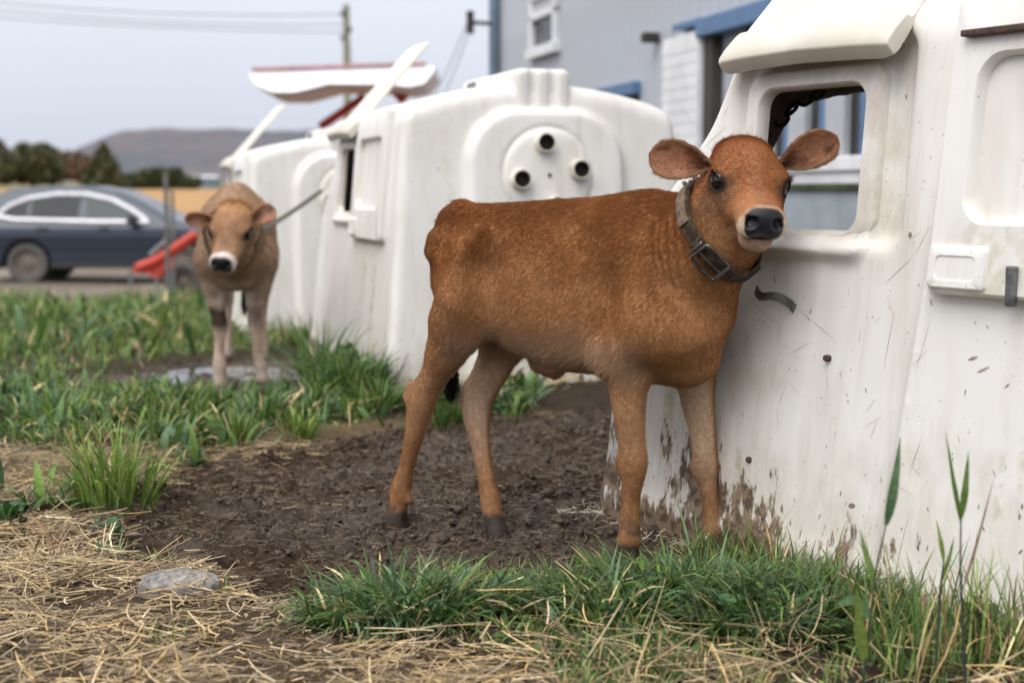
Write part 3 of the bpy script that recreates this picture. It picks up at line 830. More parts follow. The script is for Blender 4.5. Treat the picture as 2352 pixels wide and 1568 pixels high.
    c = np.where(er[:, None], ce, c); bare = np.where(er, 0, bare)
    hl = np.where(er, np.where(ins > .5, .0045 + .007 * sstep(.5, .1, sp), .005) + .008 * sstep(.8, 1, np.abs(ap)) * (sp < .85), hl)
    c = c * (1 + .10 * nse2)[:, None]
    return np.clip(c, .004, .95), bare, hl

PAL1 = {k: np.array(v) for k, v in dict(
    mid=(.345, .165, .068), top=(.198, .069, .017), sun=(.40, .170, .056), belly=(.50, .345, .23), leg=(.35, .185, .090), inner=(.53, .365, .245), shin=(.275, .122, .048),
    face=(.31, .122, .046), crown=(.26, .085, .028), bridge=(.22, .085, .036), jaw=(.29, .140, .060), cheek=(.38, .19, .085), orbit=(.145, .075, .042), ring=(.60, .46, .33), chin=(.38, .25, .17),
    ear_back=(.28, .10, .035), ear_in=(.60, .30, .18), ear_dark=(.13, .055, .035), ear_rim=(.54, .36, .22)).items()}
PAL2 = {k: np.array(v) for k, v in dict(
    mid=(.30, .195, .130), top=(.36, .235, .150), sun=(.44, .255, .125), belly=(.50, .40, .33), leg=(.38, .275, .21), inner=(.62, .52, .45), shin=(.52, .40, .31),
    face=(.33, .185, .10), crown=(.43, .245, .12), bridge=(.15, .088, .055), jaw=(.42, .29, .20), cheek=(.36, .21, .12), orbit=(.22, .13, .08), ring=(.80, .74, .70), chin=(.36, .26, .21),
    ear_back=(.42, .26, .16), ear_in=(.46, .25, .17), ear_dark=(.08, .045, .03), ear_rim=(.46, .24, .13)).items()}
for _k in PAL2: PAL2[_k] = np.clip(PAL2[_k] * 1.15, 0, .85)
PAL2['ring_wide'] = .016; PAL2['ring_top'] = .8; PAL2['ring'] = np.array([.68, .62, .58])

def tube_ring(FB, c, n, up, k=72, off=.004, r0=.03):
    """where a plane through c with normal n leaves the body: the line a strap follows"""
    n = n / np.linalg.norm(n); a = np.cross(n, up); a /= np.linalg.norm(a); b = np.cross(a, n)
    out = []
    for t in np.linspace(0, 2 * np.pi, k, endpoint=False):
        d = math.cos(t) * a + math.sin(t) * b; rs = np.arange(r0, .22, .002)
        v = FB.sample(c + rs[:, None] * d); j = np.argmax(v > 0) if np.any(v > 0) else len(rs) - 1
        out.append(rs[j])
    r = np.array(out)
    for _ in range(3): r = np.maximum(r, .0) * .5 + .25 * (np.roll(r, 1) + np.roll(r, -1))
    t = np.linspace(0, 2 * np.pi, k, endpoint=False)
    return c + (r + off)[:, None] * (np.cos(t)[:, None] * a + np.sin(t)[:, None] * b), a, b, n, t

def chain_between(name, pts, label, link_len=.034, wire=.0032, mat=None, group=None, cat='chain'):
    """interlocking oval links along a polyline; links are parts sharing one mesh"""
    pts = np.asarray(pts, float); seg = np.linalg.norm(np.diff(pts, axis=0), axis=1); cum = np.concatenate([[0], np.cumsum(seg)])
    pitch = link_len - 2.2 * wire; n = max(2, int(cum[-1] / pitch)); root = empty(name, tuple(pts[0]), 0, label, cat, group)
    a = np.linspace(0, 2 * np.pi, 17)[:-1]; hl = link_len / 2 - wire; hw = link_len * .30
    path = np.array([(math.copysign(hl - hw, math.cos(q)) + hw * math.cos(q), hw * math.sin(q), 0) for q in a])
    mb = MB(); m = len(path); A = np.linspace(0, 2 * np.pi, 6, endpoint=False); Vv = []
    for k in range(m):
        t = path[(k + 1) % m] - path[k - 1]; t /= np.linalg.norm(t); x = np.cross(t, [0, 0, 1.0])
        Vv += [path[k] + wire * (math.cos(q) * x + math.sin(q) * np.array([0, 0, 1.0])) for q in A]
    Fv = [(k * 6 + i, k * 6 + (i + 1) % 6, ((k + 1) % m) * 6 + (i + 1) % 6, ((k + 1) % m) * 6 + i) for k in range(m) for i in range(6)]
    me = bpy.data.meshes.new('link'); me.from_pydata([tuple(p) for p in Vv], [], Fv); me.polygons.foreach_set('use_smooth', np.ones(len(me.polygons), bool)); me.materials.append(mat)
    for k in range(n):
        sd = (k + .5) / n * cum[-1]; p = np.array([np.interp(sd, cum, pts[:, j]) for j in range(3)])
        q = np.array([np.interp(min(sd + .01, cum[-1]), cum, pts[:, j]) - np.interp(max(sd - .01, 0), cum, pts[:, j]) for j in range(3)])
        o = mobj('link', me, root, loc=tuple(p - pts[0])); rq = Vector(q).to_track_quat('X', 'Z') @ Quaternion((1, 0, 0), math.radians(45 + 90 * (k % 2)))
        o.rotation_mode = 'QUATERNION'; o.rotation_quaternion = rq
    return root

def collar(ring, a, b, n, t, width, thick, name, label, mat, hole_mat=None):
    """a strap with rounded edges following ring"""
    k = len(ring); cen = ring.mean(0); V = []; F = []
    prof = [(-.5, 0), (-.46, .8), (-.36, 1), (.36, 1), (.46, .8), (.5, 0), (.46, -.3), (-.46, -.3)]
    out = ring - cen; out /= np.linalg.norm(out, axis=1)[:, None]
    for i in range(k):
        for (x, y) in prof: V.append(ring[i] + n * (x * width) + out[i] * (y * thick))
    m = len(prof)
    F = [(i * m + j, i * m + (j + 1) % m, ((i + 1) % k) * m + (j + 1) % m, ((i + 1) % k) * m + j) for i in range(k) for j in range(m)]
    root = empty(name, tuple(cen), 0, label, 'collar')
    MB().add(np.array(V) - cen, F).build('strap', mat, root, smooth=True)
    return root, cen, out
# ------------------------------------------------------------------ calf hutches
HL, HW0, HW1 = 1.95, .72, .625
FR_Z = [0, .27, .55, .70, .83, 1.00, 1.16, 1.24, 1.30, 1.42]; FR_R = [0, .015, .045, .085, .17, .335, .410, .46, .53, .66]
def hutch_axes(ang):
    a = math.radians(ang); return np.array([math.sin(-a), -math.cos(a), 0]), np.array([math.cos(a), math.sin(-a), 0])
def sig(x, w): return 1 / (1 + np.exp(-np.clip(x / w, -30, 30)))
def rbox(a, b, a0, a1, b0, b1, r, w):
    """soft rounded rectangle, 1 inside"""
    ca, cb = (a0 + a1) / 2, (b0 + b1) / 2; da = np.abs(a - ca) - (a1 - a0) / 2 + r; db = np.abs(b - cb) - (b1 - b0) / 2 + r
    d = np.sqrt(np.maximum(da, 0) ** 2 + np.maximum(db, 0) ** 2) + np.minimum(np.maximum(da, db), 0) - r
    return sig(-d, w), d
WIN = (.505, .838, .755, 1.078)      # window in the flank: along, along, low, high
def hutch_shell_mesh():
    F = Field((-.06, -.80, -.02), (HL + .10, .80, 1.46), .0085)
    T = F.ax[0][:, None, None].astype(np.float32); Y = F.ax[1][None, :, None].astype(np.float32); Z = F.ax[2][None, None, :].astype(np.float32)
    hw = HW0 + (HW1 - HW0) * Z / 1.1
    fr = np.interp(Z, FR_Z, FR_R).astype(np.float32); k = np.ones(9) / 9
    zz = F.ax[2]; frs = np.convolve(np.pad(np.interp(zz, FR_Z, FR_R), 8, mode='reflect', reflect_type='odd'), np.hanning(19)[1:-1] / np.hanning(19)[1:-1].sum(), 'valid')[:len(zz)]
    slope = np.gradient(frs, zz); fr = frs[None, None, :].astype(np.float32); cosf = (1 / np.sqrt(1 + slope ** 2))[None, None, :].astype(np.float32)
    rear = HL - .085 * Z
    top = 1.335 - .085 * (np.abs(Y) / .55) ** 2
    TT, ZZ = np.broadcast_arrays(T, Z); TT = TT[:, 0, :]; ZZ = ZZ[:, 0, :]
    # relief of the long sides
    h = np.zeros_like(TT)
    b, _ = rbox(TT, ZZ, .435, .960, .735, 1.17, .04, .007); h -= .034 * b                        # window bay
    b, d = rbox(TT, ZZ, WIN[0] - .040, WIN[1] + .045, WIN[2] - .05, WIN[3] + .035, .05, .006); h += .030 * b
    ridge_t = 1.00 + .105 * ZZ
    h += .020 * np.exp(-((TT - ridge_t) / .020) ** 2) + .010 * sig(TT - ridge_t, .010)
    b, _ = rbox(TT - .04 * (ZZ - .65), ZZ, 1.085, 1.72, .645, 1.23, .03, .004); h += .010 * b
    b, _ = rbox(TT - .04 * (ZZ - .65), ZZ, 1.155, 1.65, .785, 1.10, .05, .006); h -= .002 * b
    b, _ = rbox(TT, ZZ, 1.092, 1.24, .655, .735, .012, .005); h += .0 * b
    h += -.006 * sig(TT - .70 - .09 * ZZ, .006) * sig(.74 - ZZ, .02) * sig(1.0 - TT, .02)
    h += .008 * np.exp(-((ZZ - .06) / .03) ** 2)
    h = h[:, None, :].astype(np.float32)
    # relief of the back
    YY, Z2 = np.broadcast_arrays(F.ax[1][:, None], F.ax[2][None, :])
    arch = np.sqrt(np.maximum(np.abs(YY) - .12, 0) ** 2 + np.maximum(Z2 - .98, 0) ** 2) - .235
    hb = .050 * sig(-arch, .006)
    dd = np.sqrt(YY ** 2 + (Z2 - .935) ** 2); hb -= .010 * np.exp(-((dd - .207) / .007) ** 2)
    hb = hb[None, :, :].astype(np.float32)
    def smax(a, b, k):
        m = np.maximum(a, b); w = np.maximum(k - np.abs(a - b), 0); return m + w * w / (4 * k)
    side = np.abs(Y) - hw
    def outer(sd, bk):
        d = smax(side - sd, (fr - T) * cosf, .035); d = smax(d, (T - rear) - bk, .05); return smax(d, Z - top, .085)
    D = outer(h, hb)
    # ridge vent along the roof
    rb = smax(np.abs(Y) - .125 - .0 * Z, Z - 1.395, .03); rb = smax(rb, (.98 - T), .05); rb = smax(rb, T - (HL - .095), .03); rb = np.maximum(rb, 1.18 - Z)
    for yy in (-.045, .045): rb = smax(rb, -(np.sqrt((Y - yy) ** 2 + (T - (HL - .095)) ** 2) - .022), .015)
    D = np.minimum(D, rb)
    inner = outer(h, hb) + .028
    S = np.maximum(D, -inner)
    # doorway in the raked front, feed window in the long sides, vent holes behind
    dw = np.maximum(np.abs(Y) - .40, np.maximum(Z - 1.10 + .35 * Y ** 2, T - fr - .12)); S = smax(S, -dw, .03)
    _, dwin = rbox(TT, ZZ, *WIN, .045, .006); S = smax(S, -np.maximum(dwin[:, None, :], np.abs(side) - .12), .012)
    for (py, pz) in PIPES:
        S = np.maximum(S, -np.maximum(np.sqrt((Y - py) ** 2 + (Z - pz) ** 2) - .030, 1.6 - T))
    F.g = S.astype(np.float32)
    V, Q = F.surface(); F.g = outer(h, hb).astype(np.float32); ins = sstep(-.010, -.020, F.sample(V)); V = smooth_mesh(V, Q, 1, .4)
    V[:, 2] = np.maximum(V[:, 2], -.012)
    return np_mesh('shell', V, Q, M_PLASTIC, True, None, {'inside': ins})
_pa = math.radians(9)
PIPES = [(.137 * math.cos(_pa + k * math.pi / 2), .935 + .137 * math.sin(_pa + k * math.pi / 2)) for k in range(4)]

def plastic(name, mud=1.0):
    t = NT(name); v = t.obj(); x, y, z = t.xyz(v)
    rnd = t.n('ShaderNodeObjectInfo').outputs['Random']; vv = t.n('ShaderNodeVectorMath', operation='ADD'); t.put(vv.inputs[0], v)
    sh = t.n('ShaderNodeCombineXYZ'); t.put(sh.inputs[0], t.math('MULTIPLY', rnd, 13.0)); t.put(sh.inputs[1], t.math('MULTIPLY', rnd, 7.0)); t.l(sh.outputs[0], vv.inputs[1]); p = vv.outputs[0]
    col = t.mix(t.ramp(t.noise(p, 3.2, 3), .35, .7), (.80, .785, .755), (.745, .715, .67))
    # long faint runs of grime
    run = t.noise(t.scale(p, (9, 9, .7)), 2.2, 4, .6)
    col = t.mix(t.ramp(run, .50, .74, 0, .34), col, (.52, .46, .38))
    wash = t.noise(t.scale(p, (5, 5, 1.4)), 1.6, 3, .6); col = t.mix(t.ramp(wash, .52, .72, 0, .30), col, (.62, .55, .46))
    # algae on a few runs
    alg = t.math('MULTIPLY', t.ramp(t.noise(t.scale(p, (7, 7, .5)), 1.3, 2), .56, .66), t.ramp(t.noise(p, 30, 2), .4, .6))
    col = t.mix(t.math('MULTIPLY', alg, t.ramp(z, 1.1, .1, .1, .65)), col, (.33, .33, .12))
    # fine specks and splashes
    for sc, th, cc, am, stretch in ((70, .13, (.19, .135, .10), .8, (1, 1, .65)), (17, .065, (.10, .065, .05), .9, (1, 1, .45))):
        q = t.scale(p, stretch); cell = t.vor(q, sc); keep = t.noise(p, 4.5 + sc * .01, 1, .5)
        kk = t.math('MULTIPLY', t.ramp(cell, th, th * .55), t.ramp(keep, .45, .53))
        wob = t.ramp(t.noise(p, sc * 2.2, 1), .42, .52)
        col = t.mix(t.math('MULTIPLY', t.math('MULTIPLY', kk, wob), am), col, cc)
    # scratches: thin stretched noise in three directions
    # mud splashed up from the ground
    s1 = t.noise(t.scale(p, (16, 16, 6.5)), 1.6, 4, .7); s2 = t.noise(p, 5.5, 2); s3 = t.noise(t.scale(p, (60, 60, 16)), 1.2, 2, .6)
    edge = t.math('ADD', t.math('MULTIPLY', s1, .60), t.math('ADD', t.math('MULTIPLY', s2, .35), t.math('MULTIPLY', s3, .25)))
    gate = t.math('SUBTRACT', edge, t.math('MULTIPLY', z, t.ramp(t.noise(p, 2.3, 2), .35, .65, 2.6, .75)))
    face = t.ramp(x, 1.0, .35, .0, .13)                        # the calf's end is dirtier
    gate = t.math('ADD', gate, t.math('SUBTRACT', face, .06))
    mudf = t.math('MULTIPLY', t.ramp(gate, .47, .54), mud)
    mudc = t.mix(t.ramp(t.noise(p, 40, 2), .4, .6), (.105, .070, .045), (.25, .18, .12))
    film = t.math('MULTIPLY', t.ramp(gate, .12, .5, 0, .40), mud)
    col = t.mix(film, col, (.50, .42, .33)); col = t.mix(mudf, col, mudc)
    # handled and weathered round the feed window
    wx = t.math('SUBTRACT', t.math('ABSOLUTE', t.math('SUBTRACT', x, .70)), .26); wz = t.math('SUBTRACT', t.math('ABSOLUTE', t.math('SUBTRACT', z, .93)), .20); wd = t.math('MAXIMUM', wx, wz)
    wg = t.math('MULTIPLY', t.ramp(wd, .05, -.06), t.ramp(t.math('ADD', t.math('MULTIPLY', s2, .6), t.math('MULTIPLY', s1, .4)), .40, .62, 0, .55))
    col = t.mix(wg, col, (.46, .37, .27))
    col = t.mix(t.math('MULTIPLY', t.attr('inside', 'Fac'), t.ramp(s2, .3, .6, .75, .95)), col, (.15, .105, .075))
    t.set(Base_Color=col, Roughness=t.math('ADD', t.ramp(run, .4, .7, .34, .5), t.math('MULTIPLY', mudf, .4)))
    t.set(Normal=t.bump(t.math('ADD', t.math('MULTIPLY', t.noise(p, 70, 1), .25), t.math('MULTIPLY', mudf, .6)), .25, .004))
    t.b.inputs['Specular IOR Level'].default_value = .4
    t.b.inputs['Subsurface Weight'].default_value = .0
    return t.m
if want('hutch'):
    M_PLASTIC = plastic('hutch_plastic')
    M_FLAP = simple('flap_plastic', (.64, .60, .52), .5, var=.12, scale=5, bump=.05, dirt=(.44, .33, .20), dirt_amt=.6)
    M_PIPE = simple('pipe_plastic', (.62, .58, .50), .5, var=.2, scale=20, bump=.1, dirt=(.25, .24, .12), dirt_amt=.5)
    M_SHADE = simple('opening_shade', (.03, .024, .018), .9, var=.3)  # dark colour standing for the shade in pipes and slots
    M_RUST = simple('rusty_metal', (.09, .055, .042), .7, .4, var=.4, scale=70, bump=.3)
    M_GALV = simple('galvanised_strip', (.17, .175, .18), .42, .7, var=.35, scale=40, bump=.15, dirt=(.12, .075, .05), dirt_amt=.5)
    SHELL = hutch_shell_mesh()
    def flank_pt(t, z, out=0.0):
        hw = HW0 + (HW1 - HW0) * z / 1.1; return np.array([t, -(hw + out), z])
    def make_hutch(i, label):
        O, ang = HUTCHES[i]; xt, yn = hutch_axes(ang); rz = math.atan2(xt[1], xt[0])
        gz = float(base_z(O[0] + xt[0], O[1] + xt[1]))
        root = empty('calf_hutch', (O[0], O[1], gz), rz, label, 'calf hutch', 'white plastic calf hutches in a row')
        mobj('shell', SHELL, root)
        # window flap, thrown open and leaning over the roof
        lo = flank_pt(0, 1.140, .040); hi = np.array([0, lo[1] + .40, 1.140 + .45]); up = (hi - lo) / np.linalg.norm(hi - lo); nrm = np.cross(np.array([1.0, 0, 0]), up); nrm = nrm if nrm[1] < 0 else -nrm
        S = np.linspace(0, 1, 26); L = np.linalg.norm(hi - lo); V = []; F = []; ts = [.425, .45, .52, .69, .86, .925, .95]
        prof = [(-.004, .030), (-.006, .012), (.000, -.022), (.022, -.034), (.055, -.034), (.075, -.018), (.090, .012), (L - .03, .012), (L, .004), (L, -.016), (L - .03, -.022), (.10, -.022), (.05, -.050), (-.015, -.046), (-.03, -.02), (-.022, .016)]
        prof = [(-.022, .002), (-.018, .022), (-.006, .030), (.030, .032), (.070, .027), (.076, .010), (.085, .006), (L - .02, .006), (L, .001), (L, -.006), (L - .03, -.009), (.10, -.010), (.05, -.020), (.0, -.022), (-.022, -.016)]
        m = len(prof)
        for j, tt in enumerate(ts):
            sh = 1.0 if 0 < j < len(ts) - 1 else .72
            for (a, b) in prof:
                bow = .012 * math.sin((tt - .425) / .525 * math.pi)
                w = tt + (0 if a < .12 else (.045 if tt < .69 else -.045) * 1.0 * (0 if tt == .69 else 1)) 
                V.append(np.array([w, 0, 0]) + lo + up * a * (1 if a > .05 else sh) + nrm * (b * sh + bow))
        F = [(j * m + k, j * m + (k + 1) % m, (j + 1) * m + (k + 1) % m, (j + 1) * m + k) for j in range(len(ts) - 1) for k in range(m)] + [tuple(range(m))[::-1], tuple((len(ts) - 1) * m + k for k in range(m))]
        fl = MB().add(V, F).build('window_flap', M_FLAP, root, smooth=True)
        md = fl.modifiers.new('round', 'BEVEL'); md.width = .004; md.segments = 2; md.limit_method = 'ANGLE'; md.angle_limit = math.radians(35)
        for tt in (.44, .935):
            MB().tube([flank_pt(tt, 1.14, .0), flank_pt(tt, 1.15, .03), flank_pt(tt, 1.17, .03)], .006, 8).build('hinge_pin', M_GALV, fl, smooth=True)
        # crisp moulded surrounds: feed window and rear panel
        def loop(t0, t1, z0, z1, r, out, n=7):
            L = []
            for (ct, cz, a0) in ((t1 - r, z1 - r, 0), (t0 + r, z1 - r, 90), (t0 + r, z0 + r, 180), (t1 - r, z0 + r, 270)):
                for k in range(n): a = math.radians(a0 + 90 * k / (n - 1)); L.append(flank_pt(ct + r * math.cos(a) + .04 * (cz + r * math.sin(a) - .65) * skew, cz + r * math.sin(a), out))
            return L
        def surround(name, o, i_, ro, ri, d0, d1, mat, e=.007):
            g = lambda b, x: (b[0] + x, b[1] - x, b[2] + x, b[3] - x)
            loops = [loop(*g(o, -.004), ro, d0), loop(*o, ro, d1 - e), loop(*g(o, e), ro, d1), loop(*g(i_, -e), ri + e, d1), loop(*i_, ri, d1 - e), loop(*g(i_, .003), ri, d1 - .030)]
            V = [p for L in loops for p in L]; m = len(loops[0]); F = [(a * m + k, a * m + (k + 1) % m, (a + 1) * m + (k + 1) % m, (a + 1) * m + k) for a in range(len(loops) - 1) for k in range(m)]
            me_ = MB().add(V, F).build(name, mat, root, smooth=True); return me_
        skew = 0.0; surround('window_frame', (WIN[0] - .045, WIN[1] + .048, WIN[2] - .012, WIN[3] + .038), (WIN[0] + .004, WIN[1] - .004, WIN[2] + .004, WIN[3] - .004), .05, .04, -.045, -.004, M_PLASTIC)
        skew = 1.0; surround('side_panel', (1.085, 1.70, .648, 1.228), (1.160, 1.63, .790, 1.10), .028, .05, -.01, .046, M_PLASTIC)
        L0 = loop(1.155, 1.635, .785, 1.105, .05, .022); MB().add(L0, [tuple(range(len(L0)))]).build('panel_inset', M_PLASTIC, root)
        skew = 0.0; surround('latch_plate', (1.098, 1.235, .660, .742), (1.12, 1.21, .68, .72), .01, .008, .03, .056, M_PLASTIC, .004); L0 = loop(1.118, 1.212, .678, .722, .008, .0535); MB().add(L0, [tuple(range(len(L0)))]).build('plate_face', M_PLASTIC, root)
        # vent disc with four pipes
        bk = lambda y, z, o: np.array([HL - .085 * z + .05 + o, y, z])
        Rb = rot_z_to((1, 0, .085))
        vd = MB().lathe([(.0, .012), (.17, .012), (.192, .010), (.200, .004), (.200, -.01)], 56, bk(0, .935, 0), Rb)
        disc = vd.build('vent_disc', M_PLASTIC, root, smooth=True)
        for (py, pz) in PIPES:
            c = bk(py, pz, .008); pd = MB().lathe([(.047, .0), (.046, .012), (.041, .016), (.041, .042), (.040, .045), (.0365, .045), (.0355, .042)], 28, c, Rb).build('vent_pipe', M_PIPE, disc, smooth=True)
            MB().lathe([(.0357, .0425), (.0350, .0055), (.0, .0055)], 28, c, Rb).build('pipe_bore_shade', M_SHADE, disc)  # dark lining and cap stand in for the shade down the pipe
        MB().lathe([(.009, 0), (.008, .006), (0, .007)], 12, bk(0, .935, .012), Rb).build('disc_bolt', M_RUST, disc)
        for k in range(3):                                  # dark boxes painted as the shade in the ridge vent's louvre slots
            MB().box((1.12 + k * .05, -.127, 1.355), (.016, .008, .05), np.array(Matrix.Rotation(.25, 3, 'Y')), .003).build('vent_slot_shade', M_SHADE, root)
        return root
    h1 = make_hutch(0, 'large white plastic calf hutch with feed window behind the reddish brown calf')
    h2 = make_hutch(1, 'white calf hutch with round four-pipe vent disc beyond the brown calf\'s back')
    h3 = make_hutch(2, 'blurred white calf hutch behind the fawn calf, farthest in the row')
    # fittings on the near hutch
    def bolt(parent, t, z, r=.0075):
        p = flank_pt(t, z, .004); n = np.array([0, -1, .086]); MB().lathe([(r, -.012), (r, .000), (r * .75, .004), (0, .005)], 14, p, rot_z_to(n)).build('bolt', M_RUST, parent, smooth=True)
    def on_flank(u, v):
        xt, yn = hutch_axes(HUTCHES[0][1]); O = np.array([*HUTCHES[0][0], 0]); r = ray(u, v)
        n = np.array([0, -1, 0.0]); n3 = -yn; lean = (HW0 - HW1) / 1.1
        # plane: -y = HW0 - lean z
        a = -(yn @ r) + lean * r[2] ; b = -(yn @ (C0 - O)) + lean * C0[2] - HW0
        t = -b / a; p = C0 + r * t - O; return p @ xt, p[2]
    for (u, v) in ((1900, 822), (1722, 1055), (2188, 703), (2123, 1015)): bolt(h1, *on_flank(u, v))
    # scratches and flecks scored into the flank that faces the yard
    from mathutils.bvhtree import BVHTree
    bvh = BVHTree.FromPolygons([v.co[:] for v in SHELL.vertices], [p.vertices[:] for p in SHELL.polygons]); rr = np.random.default_rng(17); SV, SF = [], []
    def sliver(t0, z0, ang, L, w):
        pts = []
        for f in np.linspace(-.5, .5, 6):
            tt, zz = t0 + math.sin(ang) * L * f + .06 * L * f * f * math.sin(9 * t0), z0 + math.cos(ang) * L * f; hit = bvh.ray_cast(Vector((tt, -1.2, zz)), Vector((0, 1, 0)))
            if hit[0] is None or hit[3] > .66 or hit[1].y > -.8: return
            pts.append(np.array(hit[0]) + np.array(hit[1]) * .0007)
        n0 = len(SV); sd_ = np.array([math.cos(ang), 0, -math.sin(ang)])
        for k, p in enumerate(pts): ww = w * (1 - abs(k / 2.5 - 1) ** 2 * .8) * .5; SV.extend([tuple(p - sd_ * ww), tuple(p + sd_ * ww)])
        SF.extend([(n0 + 2 * k, n0 + 2 * k + 1, n0 + 2 * k + 3, n0 + 2 * k + 2) for k in range(5)])
    for _ in range(150): sliver(rr.uniform(.1, 1.08), rr.uniform(.25, 1.2), rr.choice([.35, -.25, .9, -1.0, .1]) + rr.normal(0, .2), rr.uniform(.02, .16) * (1 if rr.random() < .5 else .4), rr.uniform(.0005, .0010))
    for _ in range(170): sliver(rr.uniform(.05, 1.4), .05 + 1.15 * rr.random() ** 1.6, rr.uniform(-.8, .8), rr.uniform(.004, .016), rr.uniform(.0012, .0042))
    for (u, v, a, L, w) in ((1895, 567, .5, .024, .005), (2244, 822, 1.2, .024, .007), (2268, 848, 1.1, .03, .006), (1952, 1162, 1.3, .02, .012), (2090, 540, 0, .012, .010), (2322, 885, .8, .014, .003), (1780, 640, -.3, .02, .004), (2310, 187, 0, .008, .008)): sliver(*on_flank(u, v), a, L, w)
    me_ = bpy.data.meshes.new('scratches'); me_.from_pydata(SV, [], SF); t = NT('scratch_dirt'); t.set(Base_Color=t.mix(t.ramp(t.noise(t.obj(), 6, 2), .4, .6), (.19, .135, .10), (.44, .36, .29)), Roughness=.8); me_.materials.append(t.m); o_ = mobj('scratches', me_, h1); o_['kind'] = 'stuff'
    # bent metal strip
    a, b = on_flank(1826, 712), on_flank(1768, 660)
    pts = [flank_pt(*a, -.004), flank_pt(a[0], a[1] + .006, .006)]
    n = 14
    for k in range(n + 1):
        f = k / n; tt, zz = lerp(a[0], b[0], f), lerp(a[1] + .012, b[1], f); pts.append(flank_pt(tt, zz + .008 * math.sin(f * 6.0), .010 + .018 * math.sin(f * math.pi) + .030 * f))
    V = []; F = []
    for p in pts:
        for dz in (-.0095, .0095):
            for dy in (0, -.003): V.append(p + np.array([dz * .45, dy, dz]))
    for k in range(len(pts) - 1):
        o = k * 4; q = o + 4; F += [(o, o + 2, q + 2, q), (o + 1, q + 1, q + 3, o + 3), (o, q, q + 1, o + 1), (o + 2, o + 3, q + 3, q + 2)]
    MB().add(V, F).build('metal_strip', M_GALV, h1, smooth=True)
    c = on_flank(2352, 655); p = flank_pt(c[0] + .012, c[1], .05); MB().box(p, (.022, .012, .075), None, .004).build('latch', M_GALV, h1)
    c = on_flank(2258, 82); MB().box(flank_pt(c[0] + .12, c[1], .040), (.24, .05, .013), None, .003).build('handle_slot', M_RUST, h1)
    # chain hanging inside the doorway of the near hutch
    xt, yn = hutch_axes(HUTCHES[0][1]); m_ch = simple('chain_steel', (.05, .05, .05), .55, .5, var=.3)
    chain_between('hanging_chain', [at(1786, 290, 3.52), at(1806, 262, 3.53), at(1832, 240, 3.54), at(1862, 224, 3.55), at(1895, 208, 3.56)], 'short dark chain hanging inside the near hutch, seen through its window', .045, .0048, m_ch)
